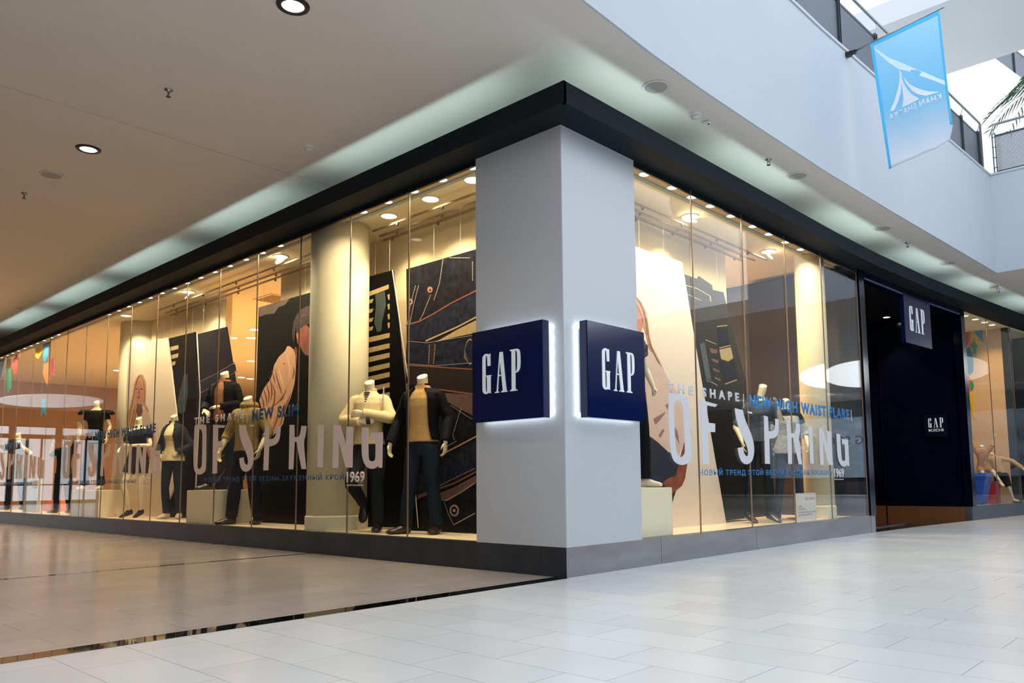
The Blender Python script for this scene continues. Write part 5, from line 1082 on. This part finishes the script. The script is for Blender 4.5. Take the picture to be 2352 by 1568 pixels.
# ================================================================ GALLERY RAILING
INF = mat('mesh_wire', '#737b88', .5, metal=.3)
def rail_run(line, posts, label, inset=.06, zt=6.60):
    """line(s) -> (x, y) ; posts = list of s values"""
    b = line(posts[0]); t = empty('balcony_railing', (b[0], b[1], ZT+.035), 0, label, 'railing', 'gallery railings'); z0 = 0; H = zt-ZT-.035
    L = lambda s, z: Vector((line(s)[0]-b[0], line(s)[1]-b[1], z))
    for s in posts:
        d = (L(s+.01, 0)-L(s-.01, 0)).normalized(); nn = Vector((-d.y, d.x, 0))
        for k in (-1, 1):
            bm = bmesh.new(); c = L(s, 0)+d*.022*k
            prism(bm, [c-d*.005-nn*.03, c+d*.005-nn*.03, c+d*.005+nn*.03, c-d*.005+nn*.03], (0, 0, H)); obj('railing_post', bm, DARKSTEEL, t)
        bm = bmesh.new()
        for z in (.12, .30, .48, .66): tube(bm, [L(s, z)-d*.035, L(s, z)+d*.035], .008, 8)
        obj('post_bolt', bm, STEEL, t)
        bm = bmesh.new(); tube(bm, [L(s, H-.02), L(s, H+.07)-nn*.03, L(s, H+.12)-nn*.04], .008, 6); obj('rail_bracket', bm, STEEL, t)
    for s0, s1 in zip(posts, posts[1:]):
        bm = bmesh.new(); n = 34
        for i in range(n):
            z = .05+i*(H-.12)/n
            a, c = L(s0+.035, z), L(s1-.035, z); d = (c-a).normalized(); nn = Vector((-d.y, d.x, 0))*.004
            prism(bm, [a-nn, a+nn, a+nn+Vector((0, 0, .0115)), a-nn+Vector((0, 0, .0115))], c-a)
        obj('mesh_panel', bm, INF, t)
        for z in (.02, H-.07):
            bm = bmesh.new(); a, c = L(s0+.03, z), L(s1-.03, z); d = (c-a).normalized(); nn = Vector((-d.y, d.x, 0))*.008
            prism(bm, [a-nn, a+nn, a+nn+Vector((0, 0, .035)), a-nn+Vector((0, 0, .035))], c-a)
            obj('panel_rail', bm, DARKSTEEL, t)
    pts = []; n = 28
    for i in range(n+1):
        s = posts[0]+(posts[-1]-posts[0])*i/n; d = (L(s+.01, 0)-L(s-.01, 0)).normalized(); nn = Vector((-d.y, d.x, 0)); pts.append(L(s, H+.14)-nn*.04)
    pts.append(pts[-1]+Vector((0, 0, -.02))+(pts[-1]-pts[-2]).normalized()*.05); e = pts[-1]; pts.append(Vector((e.x, e.y, .02)))
    bm = bmesh.new(); tube(bm, pts, .021, 10); obj('handrail', bm, mat('handrail_steel', '#8f979a', .25, metal=.9), t, smooth=True)
    return t
rail_run(lambda s: (EA(s)-.10, s), [-3.2, -2.0, -.9, .25, 1.2, 2.2, 3.3, 4.5, 5.65, 6.8, 7.95, 9.05, 9.9], 'dark steel mesh railing along the white gallery parapet above the right walkway')
rail_run(lambda s: (s, 10.2), [1.04, 2.15, 3.3], 'dark steel railing on the footbridge at the upper right corner')
q1, q2 = c1, c2+dd*6; ll = (q2-q1).length
def far_line(s): p = q1+(q2-q1)*(s/ll); return (p.x-.1, p.y)
ZT_keep = ZT; ZT = 9.465
rail_run(far_line, [.15, 1.3, 2.5, 3.7], 'steel mesh railing of the upper gallery in the far top right', zt=10.25)
ZT = ZT_keep

# ================================================================ FLAG
fp0 = at(1950, 124, 1, 4.45); fp1 = at(2168, 16, 1, 4.45)
t = empty('hanging_flag', fp0, 0, 'sky blue banner with white tent emblem hanging from the gallery railing', 'flag')
bm = bmesh.new(); tube(bm, [(0, 0, 0), fp1-fp0], .011, 10); obj('flag_pole', bm, STEEL, t, smooth=True)
bm = bmesh.new(); box(bm, (-.035, -.03, -.03), (.03, .03, .02)); box(bm, (.03, -.018, -.02), (.085, .018, .022)); obj('pole_bracket', bm, mat('bracket_black', '#14161a', .4), t)
A, B, C_, D_ = (at(*q, 1, 4.45)-fp0 for q in ((1999, 100), (2158, 24), (2191, 327), (2041, 388)))
def fpt(u, v):
    p = A*(1-u)*(1-v)+B*u*(1-v)+C_*u*v+D_*(1-u)*v
    wv = .025*math.sin(5*u+2.2*v)*v+.012*math.sin(11*u-3*v)*v
    r = Vector((0, wv, 0)); 
    if v > .88 and u > .75: r += Vector((-.03*(v-.88)/.12*(u-.75)/.25*1.5, 0, .06*(v-.88)/.12*(u-.75)/.25))
    return p+r
def sheet(f, nu, nv, th, n=Vector((0, -1, 0))):
    bm = bmesh.new(); F = [[bm.verts.new(f(i/nu, j/nv)+n*th) for i in range(nu+1)] for j in range(nv+1)]; K = [[bm.verts.new(f(i/nu, j/nv)) for i in range(nu+1)] for j in range(nv+1)]
    for j in range(nv):
        for i in range(nu): bm.faces.new((F[j][i], F[j][i+1], F[j+1][i+1], F[j+1][i])); bm.faces.new((K[j][i], K[j+1][i], K[j+1][i+1], K[j][i+1]))
    for j in range(nv): bm.faces.new((F[j][0], F[j+1][0], K[j+1][0], K[j][0])); bm.faces.new((F[j][nu], K[j][nu], K[j+1][nu], F[j+1][nu]))
    for i in range(nu): bm.faces.new((F[0][i], K[0][i], K[0][i+1], F[0][i+1])); bm.faces.new((F[nv][i], F[nv][i+1], K[nv][i+1], K[nv][i]))
    return bm
def flagmat():
    m = bpy.data.materials.new('flag_cloth'); m.use_nodes = True; nt = m.node_tree; N = nt.nodes; L = nt.links; b = N['Principled BSDF']; b.inputs['Roughness'].default_value = .8
    tc = N.new('ShaderNodeTexCoord'); sp = N.new('ShaderNodeSeparateXYZ'); L.new(tc.outputs['Generated'], sp.inputs[0])
    r = N.new('ShaderNodeValToRGB'); e = r.color_ramp.elements; e[0].position = .05; e[0].color = (*lin('#f0f5fc'), 1); e[1].position = .95; e[1].color = (*lin('#c6edfd'), 1)
    k = e.new(.45); k.color = (*lin('#a6e3fc'), 1); k = e.new(.28); k.color = (*lin('#cfe8f8'), 1)
    L.new(sp.outputs['Z'], r.inputs[0]); L.new(r.outputs[0], b.inputs['Base Color'])
    tl = N.new('ShaderNodeBsdfTranslucent'); L.new(r.outputs[0], tl.inputs[0]); mx = N.new('ShaderNodeMixShader'); mx.inputs[0].default_value = .6
    L.new(b.outputs[0], mx.inputs[1]); L.new(tl.outputs[0], mx.inputs[2]); L.new(mx.outputs[0], N['Material Output'].inputs[0]); return m
obj('flag_cloth', sheet(fpt, 28, 40, .002), flagmat(), t, smooth=True)
HEM = mat('flag_hem', '#4fbef6', .8)
for nm, f in (('flag_hem', lambda u, v: fpt(u, v*.03)+Vector((0, -.003, .001))), ('flag_hem', lambda u, v: fpt(u*.045, v)+Vector((0, -.004, 0))), ('flag_hem', lambda u, v: fpt(1-.03*u, v*.86)+Vector((0, -.004, 0)))):
    obj(nm, sheet(f, 20, 30, .0015), HEM, t, smooth=True)
WP = mat('flag_print', '#e6eef8', .8)
def fuv(px, py):   # photo pixel -> (u, v) of the banner
    P0 = at(px, py, 1, 4.45)-fp0; u, v = .5, .5
    for _ in range(12):
        p = A*(1-u)*(1-v)+B*u*(1-v)+C_*u*v+D_*(1-u)*v; e = P0-p
        du = (B-A)*(1-v)+(C_-D_)*v; dv = (D_-A)*(1-u)+(C_-B)*u; det = du.x*dv.z-du.z*dv.x
        u += (e.x*dv.z-e.z*dv.x)/det; v += (du.x*e.z-du.z*e.x)/det
    return u, v
def fprint(name, loops, m=WP, lift=.0035):
    bm = bmesh.new()
    for lp in loops: prism(bm, [fpt(*fuv(px, py))+Vector((0, -lift, 0)) for px, py in lp], (0, -.0012, 0))
    return obj(name, bm, m, t)
def fz(*l): return [(1760+x/3.564, y/3.564) for x, y in l]
PALE = mat('flag_print_soft', '#dcf3fd', .8)
sw = [(872, 375), (900, 400), (1000, 470), (1100, 510), (1200, 555), (1300, 595), (1400, 640), (1465, 665), (1467, 700), (1380, 665), (1280, 630), (1150, 580), (1080, 565), (1000, 510), (930, 450), (880, 395)]
fprint('printed_swoosh', [fz(sw[i], sw[i+1], sw[14-i], sw[15-i]) for i in range(7)], PALE, .0026)
top1 = [(1080, 545), (1092, 590), (1085, 680), (1060, 760), (1010, 910), (1048, 895), (1075, 830), (1100, 740), (1108, 660), (1095, 580)]
fprint('printed_tent', [fz((1080, 545), (1092, 600), (1112, 640), (1106, 600)), fz((1092, 600), (1088, 670), (1108, 690), (1110, 640)), fz((1088, 670), (1072, 740), (1098, 760), (1108, 690)), fz((1072, 740), (1045, 825), (1075, 835), (1098, 760)), fz((1045, 825), (1008, 912), (1045, 898), (1075, 835)),
    fz((1106, 640), (1115, 740), (1150, 725), (1125, 680)), fz((1115, 740), (1122, 800), (1190, 772), (1150, 725)), fz((1122, 800), (1112, 878), (1180, 852), (1190, 772)), fz((1190, 772), (1180, 852), (1258, 815)),
    fz((1115, 625), (1150, 690), (1175, 690), (1140, 650)), fz((1150, 690), (1195, 745), (1225, 720), (1175, 690)), fz((1195, 745), (1240, 775), (1285, 742), (1225, 720)), fz((1240, 775), (1310, 790), (1350, 755), (1285, 742)), fz((1310, 790), (1418, 755), (1350, 750))])
# reversed writing, seen from the back of the cloth
def flag_text(s, p0, p1, hpx):
    c = bpy.data.curves.new('flag_text', 'FONT'); c.body = s; c.size = 1; c.offset = .015; c.space_character = 1.1; c.resolution_u = 3
    to = bpy.data.objects.new('flag_text', c); COL.objects.link(to); dg = bpy.context.evaluated_depsgraph_get(); me = bpy.data.meshes.new_from_object(to.evaluated_get(dg)); bpy.data.objects.remove(to)
    bm = bmesh.new(); bm.from_mesh(me); bmesh.ops.remove_doubles(bm, verts=bm.verts[:], dist=1e-5); xs_ = [v.co.x for v in bm.verts]; ys_ = [v.co.y for v in bm.verts]; x0, x1, y0, y1 = min(xs_), max(xs_), min(ys_), max(ys_)
    (ua, va), (ub, vb) = fuv(*p0), fuv(*p1)
    for v in bm.verts:
        k = (v.co.x-x0)/(x1-x0); hh = (v.co.y-y0)/(y1-y0); u = ub+(ua-ub)*k; vv = vb+(va-vb)*k
        v.co = fpt(u, vv-hh*hpx)+Vector((0, -.0036, 0))
    r = bmesh.ops.extrude_face_region(bm, geom=bm.faces[:])
    for v in [g for g in r['geom'] if isinstance(g, bmesh.types.BMVert)]: v.co += Vector((0, -.001, 0))
    return obj('printed_writing', bm, WP, t)
flag_text('KHAN SHATYA', fz((1003, 985))[0], fz((1437, 815))[0], .047)

# ================================================================ PALM ON THE FOOTBRIDGE
tip = at(2284, 283, 1, 11.3); PC = Vector((tip.x+.98, 11.3, tip.z+.46))
t = empty('potted_palm', (PC.x, PC.y, ZT-.25), 0, 'green palm behind the footbridge railing at the right edge', 'palm')
bz = ZT-.25
bm = bmesh.new(); lathe(bm, [(.20, .001), (.27, .45), (.29, .46), (.29, .50), (.25, .50), (.24, .42)], 28); obj('plant_pot', bm, mat('pot_grey', '#77797c', .6), t)
bm = bmesh.new(); tube(bm, [(0, 0, .42), (.02, 0, .9), (0, .01, PC.z-bz)], [.06, .05, .045], 12); obj('palm_trunk', bm, mat('palm_bark', '#6a5238', .9, noise=.3), t)
LEAF = mat('palm_leaf', '#2f5a34', .5, noise=.25, nscale=5)
for k in range(13):
    a = 2*PI*k/13+.12; L_ = .95+.12*math.sin(3*k); bm = bmesh.new(); o0 = Vector((0, 0, PC.z-bz)); d = Vector((math.cos(a), math.sin(a), 0)); rise = .16+.10*math.sin(5*k)
    if abs(((a-PI+PI) % (2*PI))-PI) < .5: L_ = 1.05
    sp = [o0+d*L_*s+Vector((0, 0, rise*math.sin(s*2.2)-.55*s*s)) for s in [i/14 for i in range(15)]]
    tube(bm, sp, [.008-.0004*i for i in range(15)], 5); sd = Vector((-d.y, d.x, 0))
    for i in range(2, 15):
        for sg in (-1, 1):
            p = sp[i]; l_ = .34*(1-.5*abs(i/14-.45)); q = p+(d*.45+sd*sg*.55)*l_*.55+Vector((0, 0, -.04)); e = p+(d*.75+sd*sg*.8)*l_*.8+Vector((0, 0, -.30*l_-.06))
            wv = d*.010
            prism(bm, [p-wv, q-wv*1.3, e, q+wv*1.3, p+wv], (0, 0, .0015))
    obj('palm_frond', bm, LEAF, t)
